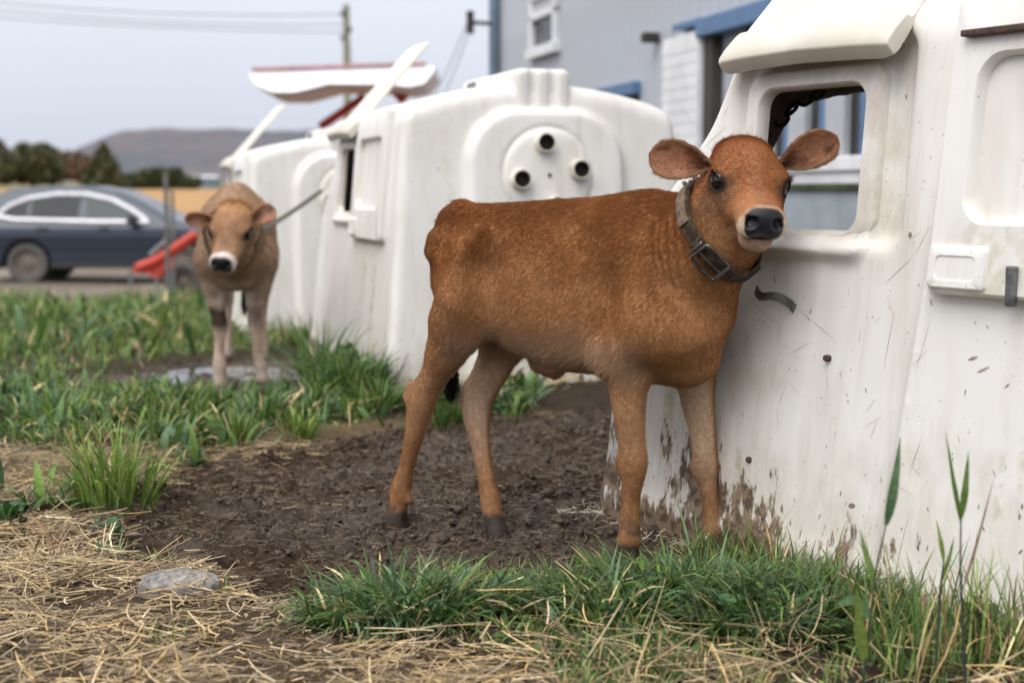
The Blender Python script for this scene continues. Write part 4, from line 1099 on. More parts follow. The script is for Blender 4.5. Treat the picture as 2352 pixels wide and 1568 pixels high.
# ------------------------------------------------------------------ barn
if want('barn'):
    BA = math.radians(15); BN = np.array([math.cos(BA), math.sin(BA), 0]); BE = np.array([-math.sin(BA), math.cos(BA), 0]); BD = 4.5
    # own axes: x along the wall away from the camera, y outwards (towards the camera), z up
    def barn_s(u):
        k = (u - 1176) / F_PX * 1.0; return (BD * BN[0] - BD * BN[1] * k) / (-BE[0] + BE[1] * k)
    def barn_z(u, v):
        s_ = barn_s(u); p = BD * BN + BE * s_; r = ray(u, v); return CAM_H + r[2] * p[1] / r[1]
    rzb = math.atan2(BE[1], BE[0])
    barn = empty('barn', tuple(BD * BN), rzb, 'grey-blue sided barn with blue header beam and white pier behind the hutches', 'barn')
    M_SID = simple('siding', (.46, .485, .54), .55, var=.06, scale=3, bump=.05); M_WH = simple('white_paint', (.74, .74, .76), .55, var=.08, scale=6, bump=.1)
    M_BLUE = simple('blue_paint', (.085, .175, .33), .5, var=.15, scale=8, bump=.05); M_GLASS = simple('dark_glass', (.022, .022, .025), .12, var=.2, bump=0)
    M_GREY = simple('painted_block', (.33, .37, .41), .7, var=.10, scale=5, bump=.1); M_PIER = simple('pier_paint', (.45, .46, .49), .6, var=.08, scale=5); M_MOSS_SHADE = simple('mossy_shade', (.07, .085, .035), .9, var=.5, scale=14, bump=.4)
    M_NAVY = simple('downpipe_paint', (.11, .16, .22), .5); M_METAL = simple('roof_metal', (.36, .37, .38), .45, .5); M_INT = simple('barn_interior', (.05, .045, .04), .9)
    H = 5.4; s_end = barn_s(1108); s_op = barn_s(1583); s_pier = barn_s(1502); zb0, zb1 = 2.09, 2.24
    core = MB(); core.box(((s_end + -4) / 2, -5.2, H / 2 - .4), (s_end + 4, 10, H + .8)); core.build('wall', M_SID, barn)
    core = None
    def bx(name, m, s0, s1, z0, z1, y0, y1, bev=.008, par=None):
        return MB().box(((s0 + s1) / 2, (y0 + y1) / 2, (z0 + z1) / 2), (abs(s1 - s0), abs(y1 - y0), abs(z1 - z0)), None, bev).build(name, m, par or barn)
    # siding boards
    bw = .21; proto = {}
    def board(s0, z0, z1):
        key = (round(z0, 2), round(z1, 2))
        if key not in proto:
            proto[key] = MB().box((bw / 2 - .006, .012, (z0 + z1) / 2), (bw - .012, .024, z1 - z0), None, .006).build('siding_board', M_SID, barn); proto[key].location = (s0, -.2, 0); return
        o = proto[key].copy(); COL.objects.link(o); o.location = (s0, -.2, 0)
    k = s_end - bw
    while k > -1:
        if k > s_pier: board(k, -.8, H)
        else: board(k, zb1 + .03, H)
        k -= bw
    bx('corner_trim', M_NAVY, s_end - .02, s_end + .12, -.8, H, -.2, -.12)
    MB().tube([(s_end - .30, -.10, H), (s_end - .30, -.10, -.6)], .055, 10).build('downpipe', M_NAVY, barn, smooth=True)
    # upstairs window
    a, b = barn_s(1192), barn_s(1250); z0, z1 = barn_z(1222, 122), barn_z(1222, -20)
    wn_ = bx('window', M_GLASS, a - .08, b + .08, z0 + .08, z1 - .05, -.19, -.165, .002)
    for nm, q in (('window_jamb', (a, a - .11, z0, z1)), ('window_jamb', (b, b + .11, z0, z1)), ('window_sill', (a + .04, b - .04, z0 - .03, z0 + .09)), ('window_head', (a, b, z1 - .06, z1 + .04)), ('meeting_rail', (a, b, (z0 + z1) / 2 + .06, (z0 + z1) / 2 + .14))):
        bx(nm, M_WH, q[0], q[1], q[2], q[3], -.18, -.11 if 'sill' not in nm else -.08, .008, wn_)
    bx('window_blind', M_PIER, a - .11, b + .11, (z0 + z1) / 2 + .14, z1, -.164, -.150, .002, wn_)
    # lower window with blue head, mostly hidden by the hutches
    a, b = barn_s(1345), barn_s(1425); zt = barn_z(1420, 188); w2 = bx('window', M_GLASS, a, b, .7, zt - .1, -.19, -.16, .002)
    bx('window_head', M_BLUE, a + .05, b - .05, zt - .12, zt, -.18, -.09, .008, w2)
    MB().box((barn_s(1465), -.1, barn_z(1465, 86)), (.10, .16, .09), None, .02).build('wall_light', M_INT, barn)
    # white pier, blue header, recessed lower wall with piers, blue posts and dark panes
    bx('white_pier', M_WH, s_pier, s_op, -.8, zb0 + .06, -.2, -.06, .015)
    for i in range(26): bx('brick_course', M_WH, s_pier - .004, s_op + .004, -.5 + i * .1, -.5 + i * .1 + .088, -.062, -.054, .003)
    bx('header_beam', M_BLUE, s_op + .05, -2, zb0, zb1, -.2, -.04, .012)
    bx('header_flashing', M_BLUE, barn_s(1518), s_op + .05, zb1 - .03, zb1 + .02, -.2, -.08, .004)
    bx('door_jamb', M_INT, s_op, s_op - .18, -.8, zb0 - .002, -.2, -.10)
    zs = .97
    bx('lower_wall', M_GREY, s_op - .18, -2, -.8, .84, -.2, -.115)
    bx('sill_board', M_WH, s_op - .18, -2, zs, zs + .10, -.2, -.05, .012); bx('sill_apron', M_WH, s_op - .18, -2, .885, zs - .003, -.2, -.075, .01); bx('mossy_shade_strip', M_MOSS_SHADE, s_op - .18, -2, .842, .883, -.2, -.085, .015)  # the mossy strip also paints the shadow line under the sill
    s0 = barn_s(1806) ; per = .57
    for j in range(-5, 14):
        q = s0 - j * per
        if q > s_op - .30: continue
        bx('window_pane', M_GLASS, q, q - .20, zs + .10, zb0 - .003, -.19, -.17, .002)
        bx('window_post', M_BLUE, q - .20, q - .30, zs + .10, zb0 - .003, -.2, -.13, .006)
        bx('wall_pier', M_PIER, q - .30, q - per, zs + .10, zb0 - .003, -.2, -.12, .006)
    # roof
    MB().add([(s_end + .4, .35, H - .05), (-4.4, .35, H - .05), (-4.4, -5.2, H + 2.6), (s_end + .4, -5.2, H + 2.6), (s_end + .4, -10.6, H - .05), (-4.4, -10.6, H - .05), (s_end + .4, .35, H + .07), (-4.4, .35, H + .07), (-4.4, -5.2, H + 2.72), (s_end + .4, -5.2, H + 2.72), (s_end + .4, -10.6, H + .07), (-4.4, -10.6, H + .07)],
             [(0, 1, 2, 3), (3, 2, 5, 4), (6, 9, 8, 7), (9, 10, 11, 8), (0, 6, 7, 1), (4, 5, 11, 10), (0, 3, 9, 6), (3, 4, 10, 9), (1, 7, 8, 2), (2, 8, 11, 5)]).build('roof', M_METAL, barn)
    # insulator bracket where the service wires land
    pI = at(1080, 52, 18.3); inv = lambda p: np.array([(p - BD * BN) @ BE, (p - BD * BN) @ np.array([-BN[0], -BN[1], 0]) * 1.0, p[2]])
    lp = np.array([(pI - BD * BN) @ BE, -((pI - BD * BN) @ BN), pI[2]])
    MB().tube([(s_end, -.15, lp[2] + .05), lp], .025, 8).tube([lp + [0, 0, -.14], lp + [0, 0, .14]], .05, 10).build('wire_bracket', M_INT, barn, smooth=True)
    WIRE_END = pI
# ------------------------------------------------------------------ car, machines, pole, trees, hill
if want('far'):
    gz1 = lambda x, y: float(base_z(np.array([x]), np.array([y]))[0])
    # --- parked car, side on
    CY = 24.4; CX = at(60, 605, CY)[0]; CY = 25.3; CZ = gz1(CX, CY) - .0
    car = empty('parked_car', (CX, CY, CZ), 0, 'dark blue-grey parked car with silver window trim on the gravel', 'car')
    M_PAINT = NT('car_paint'); M_PAINT.set(Base_Color=(.022, .033, .055), Roughness=.38, Metallic=.2); M_PAINT.b.inputs['Coat Weight'].default_value = .35; M_PAINT = M_PAINT.m
    M_TYRE = simple('tyre_rubber', (.10, .095, .09), .85, var=.2, scale=12); M_RIM = simple('wheel_rim', (.17, .14, .12), .5, .5, var=.2); M_CHR = simple('silver_trim', (.66, .66, .70), .3, .3, var=.05, bump=0)
    M_CGL = simple('car_glass', (.035, .040, .046), .06, var=.1, bump=0); M_CGL2 = simple('car_glass_clear', (.085, .105, .105), .10, var=.05, bump=0); [setattr(m_.node_tree.nodes['Principled BSDF'].inputs['Specular IOR Level'], 'default_value', .14) for m_ in (M_CGL, M_CGL2)]; M_BLK = simple('black_plastic', (.025, .026, .028), .55)
    prof = np.array([(-.98, .42), (-1.0, .75), (-.97, .98), (-.86, 1.20), (-.62, 1.52), (-.35, 1.63), (.4, 1.685), (1.05, 1.68), (1.55, 1.60), (1.95, 1.42), (2.45, 1.13), (2.75, 1.05), (3.25, .97), (3.50, .86), (3.58, .70), (3.56, .40), (3.4, .26), (-.8, .26)])
    F = Field((-1.15, -1.0, .1), (3.75, 1.0, 1.8), .03)
    X, Y, Z = F.ax[0][:, None, None], F.ax[1][None, :, None], F.ax[2][None, None, :]
    XX, ZZ = np.meshgrid(F.ax[0], F.ax[2], indexing='ij'); d2 = poly_sd(np.column_stack([XX.ravel(), ZZ.ravel()]), prof).reshape(XX.shape)[:, None, :]
    hw = np.interp(Z, [0, .3, .55, .95, 1.02, 1.65], [.80, .87, .905, .90, .86, .58]) - .10 * np.maximum(np.abs(X - 1.3) - 1.7, 0) ** 2 + .012 * np.exp(-((Z - .82) / .03) ** 2) - .02 * np.exp(-((Z - .55) / .10) ** 2)
    sd = np.abs(Y) - hw; m = np.maximum(d2, sd); wv = np.maximum(.12 - np.abs(d2 - sd), 0); D = m + wv * wv / .48
    for wx in (0.0, 2.66): D = np.maximum(D, -np.maximum(np.sqrt((X - wx) ** 2 + (Z - .34) ** 2) - .41, .58 - np.abs(Y)))
    F.g = D.astype(np.float32); V, Q = F.surface(); V = smooth_mesh(V, Q, 3, .5); mobj('body', np_mesh('body', V, Q, M_PAINT), car)
    def hwz(z): return float(np.interp(z, [0, .3, .55, .95, 1.02, 1.65], [.80, .87, .905, .90, .86, .58]))
    def side(pts, out): return [(x, -(hwz(z) + out), z) for x, z in pts]
    # side glass and its silver surround, nearer side only towards the camera, mirrored on the other
    wl = [(-.52, 1.16), (-.30, 1.34), (0, 1.46), (.5, 1.535), (1.0, 1.53), (1.45, 1.44), (1.8, 1.27), (2.12, 1.06), (1.2, 1.065), (.2, 1.09), (-.2, 1.10)]
    for sgn in (1, -1):
        f = lambda P: [(x, y * sgn, z) for x, y, z in P]
        for nm, px, mm in (('rear_quarter_glass', (-.60, .02), M_CGL), ('rear_door_glass', (.06, .93), M_CGL), ('front_door_glass', (1.0, 2.2), M_CGL2)):
            sub = [(x, z) for x, z in [(a + (b - a) * t_, c + (d - c) * t_) for (a, c), (b, d) in zip(wl, wl[1:] + wl[:1]) for t_ in np.linspace(0, 1, 12, endpoint=False)] if px[0] <= x <= px[1]]
            cx, cz = np.mean([p[0] for p in sub]), np.mean([p[1] for p in sub]); sub.sort(key=lambda p: math.atan2(p[1] - cz, p[0] - cx))
            P = f(side(sub, .012)); n = len(P); P2 = f(side(sub, -.02)); MB().add(P + P2, [tuple(range(n))] + [(k, (k + 1) % n, n + (k + 1) % n, n + k) for k in range(n)]).build(nm, mm, car)
        ring = f(side([(a + (b - a) * t_, c + (d - c) * t_) for (a, c), (b, d) in zip(wl, wl[1:] + wl[:1]) for t_ in np.linspace(0, 1, 5, endpoint=False)] + [wl[0]], .012))
        MB().tube(ring, .042, 8).build('window_trim', M_CHR, car, smooth=True)
        MB().box((1.86, -sgn * .98, 1.11), (.16, .20, .15), None, .04).build('door_mirror', M_BLK, car)
        for hx in (.30, 1.35): MB().box((hx, -sgn * .915, .96), (.20, .035, .035), None, .01).build('door_handle', M_BLK, car)
        MB().box((1.3, -sgn * .89, .32), (1.75, .06, .10), None, .02).build('sill_panel', M_BLK, car)
    for wx in (0.0, 2.66):
        for sgn in (1, -1):
            R = rot_z_to((0, -sgn, 0)); c = (wx, -sgn * .76, .35); w_ = empty('wheel', c); w_.parent = car
            MB().lathe([(.22, -.10), (.33, -.11), (.352, -.08), (.352, .08), (.335, .105), (.25, .115), (.225, .10)], 36, (0, 0, 0), R).build('tyre', M_TYRE, w_, smooth=True)
            MB().lathe([(.23, .10), (.22, .07), (.17, .06), (.09, .085), (.03, .09), (0, .09)], 28, (0, 0, 0), R).build('rim', M_RIM, w_, smooth=True)
    # --- small red mower with wheels and a raised arm, in front of the car's nose
    M_RED = simple('red_paint', (.50, .045, .025), .42, var=.15, scale=9, bump=.05); M_ST = simple('worn_steel', (.30, .30, .30), .45, .6)
    MY = 19.5; g0 = at(372, 600, MY); gz_ = gz1(g0[0], MY)
    mw = empty('red_mower', (g0[0], MY, gz_), 0, 'red farm implement with sloping red arm standing before the parked car', 'farm implement')
    q = lambda u, v: np.array(at(u, v, MY)) - np.array([g0[0], MY, gz_])
    MB().tube([q(318, 615), q(352, 603), q(392, 578), q(425, 556), q(452, 538)], .075, 10).build('arm', M_RED, mw, smooth=True)
    V = [q(305, 610), q(350, 592), q(372, 585), q(378, 622), q(362, 640), q(340, 628), q(308, 626)]
    F_ = [tuple(range(7))[::-1], tuple(range(7, 14))] + [(k, (k + 1) % 7, 7 + (k + 1) % 7, 7 + k) for k in range(7)]
    MB().add([p + np.array([0, -.02, 0]) for p in V] + [p + np.array([0, .55, 0]) for p in V], F_).build('deck_cover', M_RED, mw)
    MB().tube([q(345, 585), q(372, 562), q(388, 545)], .028, 8).build('lift_ram', M_ST, mw, smooth=True)
    for uu in (300, 360, 398): MB().tube([q(uu, 620), np.array([q(uu, 640)[0], 0, .0])], .022, 8).build('stand_leg', M_ST, mw, smooth=True)
    c = q(412, 607); c[2] = .26; Rw = rot_z_to((0, -1, 0))
    wh = empty('wheel', tuple(c + np.array([0, .25, 0]))); wh.parent = mw
    MB().lathe([(.15, -.07), (.23, -.08), (.26, -.05), (.26, .05), (.23, .08), (.15, .07)], 28, (0, 0, 0), Rw).build('tyre', M_TYRE, wh, smooth=True); MB().lathe([(.16, .05), (.10, .03), (.04, .06), (0, .06)], 20, (0, 0, 0), Rw).build('rim', M_RIM, wh, smooth=True)
    # --- fence posts
    M_POST = simple('weathered_post', (.16, .15, .14), .8)
    for uu, vv, yy, lab in ((386, 640, 17.0, 'thin grey fence post standing in the grass before the parked car'), (400, 620, 21.5, 'thin dark fence post behind the red farm implement')):
        p = at(uu, vv, yy); g = gz1(p[0], yy); o = MB().box((0, 0, .75), (.05, .035, 1.7), None, .006).tube([(0, -.03, 1.2), (0, -.05, 1.22), (0, -.03, 1.24)], .008, 6).build('fence_post', M_POST); o.location = (p[0], yy, g); tag(o, lab, 'post', 'fence posts')
    # --- tractor with white canopy behind the hutches
    TY = 18.0; tb = at(800, 300, TY); tg_ = gz1(tb[0], TY)
    tr = empty('tractor', (tb[0], TY, tg_), 0, 'red farm machine with a white moulded canopy rising behind the hutches', 'tractor'); T0 = np.array([tb[0], TY, tg_])
    r_ = lambda u, v, dy=0: np.array(at(u, v, TY + dy)) - T0
    M_CAN = simple('canopy_white', (.90, .90, .92), .35, var=.02, bump=0)
    us = np.linspace(600, 1004, 40); V = []; nb = 9
    for i, uu in enumerate(us):
        tpv = 176 - 13 * (uu - 600) / 404; lobe = np.interp(uu, [600, 615, 650, 700, 740, 775, 800, 850, 900, 950, 985, 1004], [10, 38, 60, 62, 52, 42, 44, 46, 48, 58, 50, 18])
        for j in range(nb):
            f = j / (nb - 1); dep = (f - .5) * 1.7; bow = math.sin(f * math.pi) ** .5
            p0 = r_(uu, tpv, 0); p1 = r_(uu, tpv + lobe, 0); V.append(p0 + np.array([0, dep * .78, 0])); V.append(p0 + (p1 - p0) * (.80 + .20 * bow) + np.array([0, dep * 1.0, 0]))
    F_ = []
    for i in range(len(us) - 1):
        for j in range(nb - 1):
            a = (i * nb + j) * 2; b = ((i + 1) * nb + j) * 2
            F_ += [(a, b, b + 2, a + 2), (a + 1, a + 3, b + 3, b + 1)]
        a = i * nb * 2; b = (i + 1) * nb * 2; F_.append((a, a + 1, b + 1, b)); a += (nb - 1) * 2; b += (nb - 1) * 2; F_.append((a, b, b + 1, a + 1))
    for i in (0, len(us) - 1):
        for j in range(nb - 1): a = (i * nb + j) * 2; F_.append((a, a + 2, a + 3, a + 1))
    cn_ = MB().add(V, F_).build('canopy', M_CAN, tr, smooth=True)
    MB().tube([r_(602, 174) + [0, -.68, .02], r_(800, 167.5) + [0, -.68, .02], r_(985, 161) + [0, -.68, .02]], .024, 8).build('canopy_stripe', simple('dull_red', (.42, .20, .20), .5), cn_, smooth=True)
    MB().tube([r_(735, 292), r_(780, 262), r_(838, 222)], .055, 10).build('support_arm', M_RED, tr, smooth=True); MB().tube([r_(930, 232), r_(912, 212), r_(900, 200)], .07, 10).build('support_arm', M_RED, tr, smooth=True)
    MB().box((.35, .1, 1.0), (2.2, .8, .8), None, .12).build('hood', M_RED, tr)
    for wx, rr in ((-.6, .62), (1.3, .42)):
        for sg in (-1, 1): MB().lathe([(rr * .55, -.14), (rr * .95, -.16), (rr, -.1), (rr, .1), (rr * .95, .16), (rr * .55, .14), (rr * .5, .05), (0, .05)], 28, (wx, sg * .75, rr), rot_z_to((0, sg, 0))).build('wheel', M_TYRE, tr, smooth=True)
    # --- utility pole and wires
    PY = 57.0; pb = at(795, 12, PY); gp = gz1(pb[0], PY)
    pole = empty('utility_pole', (pb[0], PY, gp), 0, 'weathered wooden utility pole rising behind the white canopy', 'pole'); ph = pb[2] - gp
    M_WOOD = simple('pole_wood', (.20, .21, .15), .85, var=.25, scale=4)
    MB().tube([(0, 0, -.3), (0, 0, ph * .5), (0, 0, ph)], [.17, .145, .125], 14).build('shaft', M_WOOD, pole, smooth=True)
    for k, z in enumerate((ph - .35, ph - .95, ph - 1.3)): MB().lathe([(.0, -.11), (.05, -.10), (.07, -.03), (.05, .02), (.07, .06), (.03, .11), (0, .11)], 12, (.16 if k % 2 else -.16, -.05, z)).build('insulator', M_BLK, pole, smooth=True)
    M_WIRE = simple('wire_black', (.09, .10, .11), .6)
    def wire(a, b, sag, r, lab):
        a, b = np.array(a), np.array(b); tq = np.linspace(0, 1, 26); P = a + (b - a) * tq[:, None]; P[:, 2] -= sag * 4 * tq * (1 - tq); cen = a.copy()
        o = MB().tube(P - cen, r, 6).build('overhead_wire', M_WIRE, smooth=True); o.location = tuple(cen); tag(o, lab, 'wire', 'overhead wires')
    ptop = np.array([pb[0], PY, pb[2]])
    for dz, (u2, v2), sg, nm in ((-.35, (-200, -14), .3, 'topmost of the three overhead wires left of the pole'), (-.75, (-200, 2), .3, 'middle one of the three overhead wires left of the pole'), (-1.05, (-200, 26), .15, 'lowest of the three overhead wires left of the pole')):
        wire(ptop + [0, 0, dz], at(u2, v2, 55), sg, .018, nm)
    if want('barn'):
        wire(ptop + [0, 0, -.5], WIRE_END + [0, 0, .08], 3.0, .007, 'upper sagging service wire between the pole and the barn corner')
        wire(ptop + [0, 0, -.9], WIRE_END + [0, 0, -.08], 3.3, .007, 'lower sagging service wire between the pole and the barn corner')
    # --- distant farm shed with pale roof
    SY = 300.; p = at(458, 408, SY); sg_ = gz1(p[0], SY)
    shed = empty('farm_shed', (p[0], SY, sg_), 0, 'distant low farm shed with a pale roof beyond the stubble field', 'shed')
    MB().box((0, 0, 1.0), (7.6, 6, 2.4)).build('wall', simple('shed_wall', (.16, .20, .24), .8), shed)
    zt = p[2] - sg_
    MB().add([(-4, -3.4, 2.1), (4, -3.4, 2.1), (4, 0, zt + .4), (-4, 0, zt + .4), (4, 3.4, 2.1), (-4, 3.4, 2.1)], [(0, 1, 2, 3), (3, 2, 4, 5), (0, 3, 5), (1, 4, 2), (0, 5, 4, 1)]).build('roof', simple('pale_roof', (.62, .64, .68), .5), shed)
    # --- trees along the far edge of the field
    def leaf_mat(name, c1, c2):
        t = NT(name); cc = t.attr('Col'); t.set(Base_Color=cc, Roughness=.7); return t.m
    M_LEAF = leaf_mat('tree_leaves', 0, 0); M_BARK = simple('bark', (.09, .075, .06), .9, scale=3)
    def tree(u0, u1, vt, Yd, colA, colB, kind, label, seed):
        rg = np.random.default_rng(seed); uw = (u1 - u0) * .18; a, b = at(u0 - uw, 400, Yd), at(u1 + uw, 400, Yd); cx = (a[0] + b[0]) / 2; w_ = (b[0] - a[0]) / 2; g = gz1(cx, Yd); hgt = at(u0, vt, Yd)[2] - g
        root = empty('conifer' if kind == 1 else 'tree', (cx, Yd, g), 0, label, 'tree', 'trees along the field edge')
        mb = MB().tube([(0, 0, -.2), (.05, 0, hgt * .35), (0, .05, hgt * .8)], [.16, .12, .04], 8)
        for k in range(7):
            z = hgt * rg.uniform(.25, .7); an = rg.uniform(0, 6.28); mb.tube([(0, 0, z), (math.cos(an) * w_ * .35, math.sin(an) * w_ * .35, z + hgt * .1), (math.cos(an) * w_ * .7, math.sin(an) * w_ * .7, z + hgt * .18)], [.06, .04, .015], 6)
        mb.build('trunk', M_BARK, root, smooth=True)
        n = 2600; P = []
        if kind == 1:
            z = hgt * (1 - rg.random(n * 2) ** .55 * .95); rad = w_ * (1 - z / hgt) ** .8 * np.sqrt(rg.random(n * 2)) * (.75 + .35 * np.sin(z * 9)); an = rg.uniform(0, 6.28, n * 2)
            C = np.column_stack([rad * np.cos(an), rad * np.sin(an), z])
        else:
            blobs = [(rg.normal(0, .45 * w_), rg.normal(0, .4 * w_), hgt * rg.uniform(.35, .80), rg.uniform(.36, .56) * w_) for _ in range(16)]; C = []
            for bx_, by_, bz_, br_ in blobs:
                m = 420; dv = rg.normal(size=(m, 3)); dv /= np.linalg.norm(dv, axis=1)[:, None]; C.append(np.array([bx_, by_, bz_]) + dv * (br_ * (.55 + .5 * rg.random(m)))[:, None] * np.array([1, 1, .9]))
            C = np.concatenate(C); C = C[(C[:, 2] > hgt * .06) & (C[:, 2] < hgt * 1.02)]
        m = len(C); s_ = rg.uniform(.14, .30, m) * (w_ / 2.2 + .35); e1 = rg.normal(size=(m, 3)); e1 /= np.linalg.norm(e1, axis=1)[:, None]; e2 = np.cross(e1, rg.normal(size=(m, 3))); e2 /= np.linalg.norm(e2, axis=1)[:, None]
        V = np.stack([C - e1 * s_[:, None], C + e2 * s_[:, None] * .7, C + e1 * s_[:, None], C - e2 * s_[:, None] * .7], 1).reshape(-1, 3); Fq = np.arange(m * 4).reshape(-1, 4)
        mixv = np.clip(.5 + .9 * fbm(C * .9, 3, seed) + .2 * rg.normal(size=m), 0, 1); col = np.asarray(colA) + (np.asarray(colB) - np.asarray(colA)) * mixv[:, None]
        o = mobj('crown', np_mesh('crown', V, Fq, M_LEAF, False, np.repeat(col, 4, axis=0)), root)
    G1, G2, OL, BR = (.040, .055, .018), (.085, .095, .035), (.10, .095, .040), (.13, .085, .05)
    for k, (u0, u1, vt, Yd, cA, cB, kd, lb) in enumerate([
        (-60, 24, 345, 165, G1, G2, 0, 'dark green tree at the very left edge of the picture beyond the field'), (28, 120, 333, 170, G1, OL, 0, 'broad olive green tree above the parked car, second from the left edge'),
        (105, 172, 345, 178, OL, BR, 0, 'brownish green tree between the broad olive tree and the conifer'), (168, 222, 352, 175, BR, (.16, .09, .05), 0, 'rusty autumn tree just left of the pointed conifer'),
        (196, 282, 330, 165, G1, OL, 1, 'pointed olive conifer above the hood of the parked car'), (300, 350, 398, 190, G1, G2, 0, 'low dark bush left of the pale-roofed shed'), (342, 402, 388, 185, G1, G2, 0, 'round dark green tree beside the pale-roofed shed'),
        (395, 450, 408, 200, G1, G2, 0, 'low hedge-like dark tree below the pale-roofed shed'), (-30, 14, 300, 260, BR, (.14, .12, .10), 0, 'tall bare brownish tree rising at the left edge of the picture')]):
        tree(u0, u1, vt, Yd, cA, cB, kd, lb, 60 + k)
    # --- wooded hill; distance haze is put into its colours
    HYd = 1300.; us = np.linspace(-600, 3400, 240); tv = np.interp(us, [-600, -100, 60, 150, 180, 230, 290, 400, 640, 1200, 2000, 3400], [395, 402, 398, 365, 345, 322, 303, 297, 301, 306, 320, 350]); rows = 26; V = []
    for i, uu in enumerate(us):
        top = at(uu, tv[i], HYd)
        for j in range(rows):
            f = j / (rows - 1); V.append((top[0] * (1 - .2 * (1 - f)), 950 + (HYd - 950) * f, lerp(1.0, top[2], sstep(0, 1, f))))
    for i, uu in enumerate(us): 
        for j in range(3): V.append((at(uu, tv[i], HYd)[0], HYd + 150 * (j + 1), V[i * rows + rows - 1][2] * (1 - .32 * (j + 1))))
    V = np.array(V); nz = fbm(V[:, :2] * .035, 4, 5); V[:len(us) * rows, 2] += 3.0 * nz[:len(us) * rows] * sstep(0, 30, V[:len(us) * rows, 2])
    Fh = [(i * rows + j, (i + 1) * rows + j, (i + 1) * rows + j + 1, i * rows + j + 1) for i in range(len(us) - 1) for j in range(rows - 1)]; o3 = len(us) * rows
    Fh += [(i * rows + rows - 1, (i + 1) * rows + rows - 1, o3 + (i + 1) * 3, o3 + i * 3) for i in range(len(us) - 1)] + [(o3 + i * 3 + j, o3 + (i + 1) * 3 + j, o3 + (i + 1) * 3 + j + 1, o3 + i * 3 + j + 1) for i in range(len(us) - 1) for j in range(2)]
    t = NT('autumn_woods_haze'); v = t.pos(); n1 = t.noise(v, .012, 5, .6); n2 = t.noise(v, .09, 4, .65)
    c = t.mix(t.ramp(n1, .42, .62), (.125, .112, .125), (.085, .095, .115)); c = t.mix(t.ramp(n2, .5, .7, 0, .6), c, (.15, .115, .10)); c = t.mix(t.ramp(t.noise(v, .02, 3), .58, .68, 0, .6), c, (.07, .085, .09))
    t.set(Base_Color=c, Roughness=.95, Normal=t.bump(n2, 1.0, 9.0)); hill = mobj('hill', np_mesh('hill', V, np.array(Fh), t.m)); tag(hill, 'long low wooded hill in autumn colours greyed with painted haze on the horizon', 'hill', kind='structure')
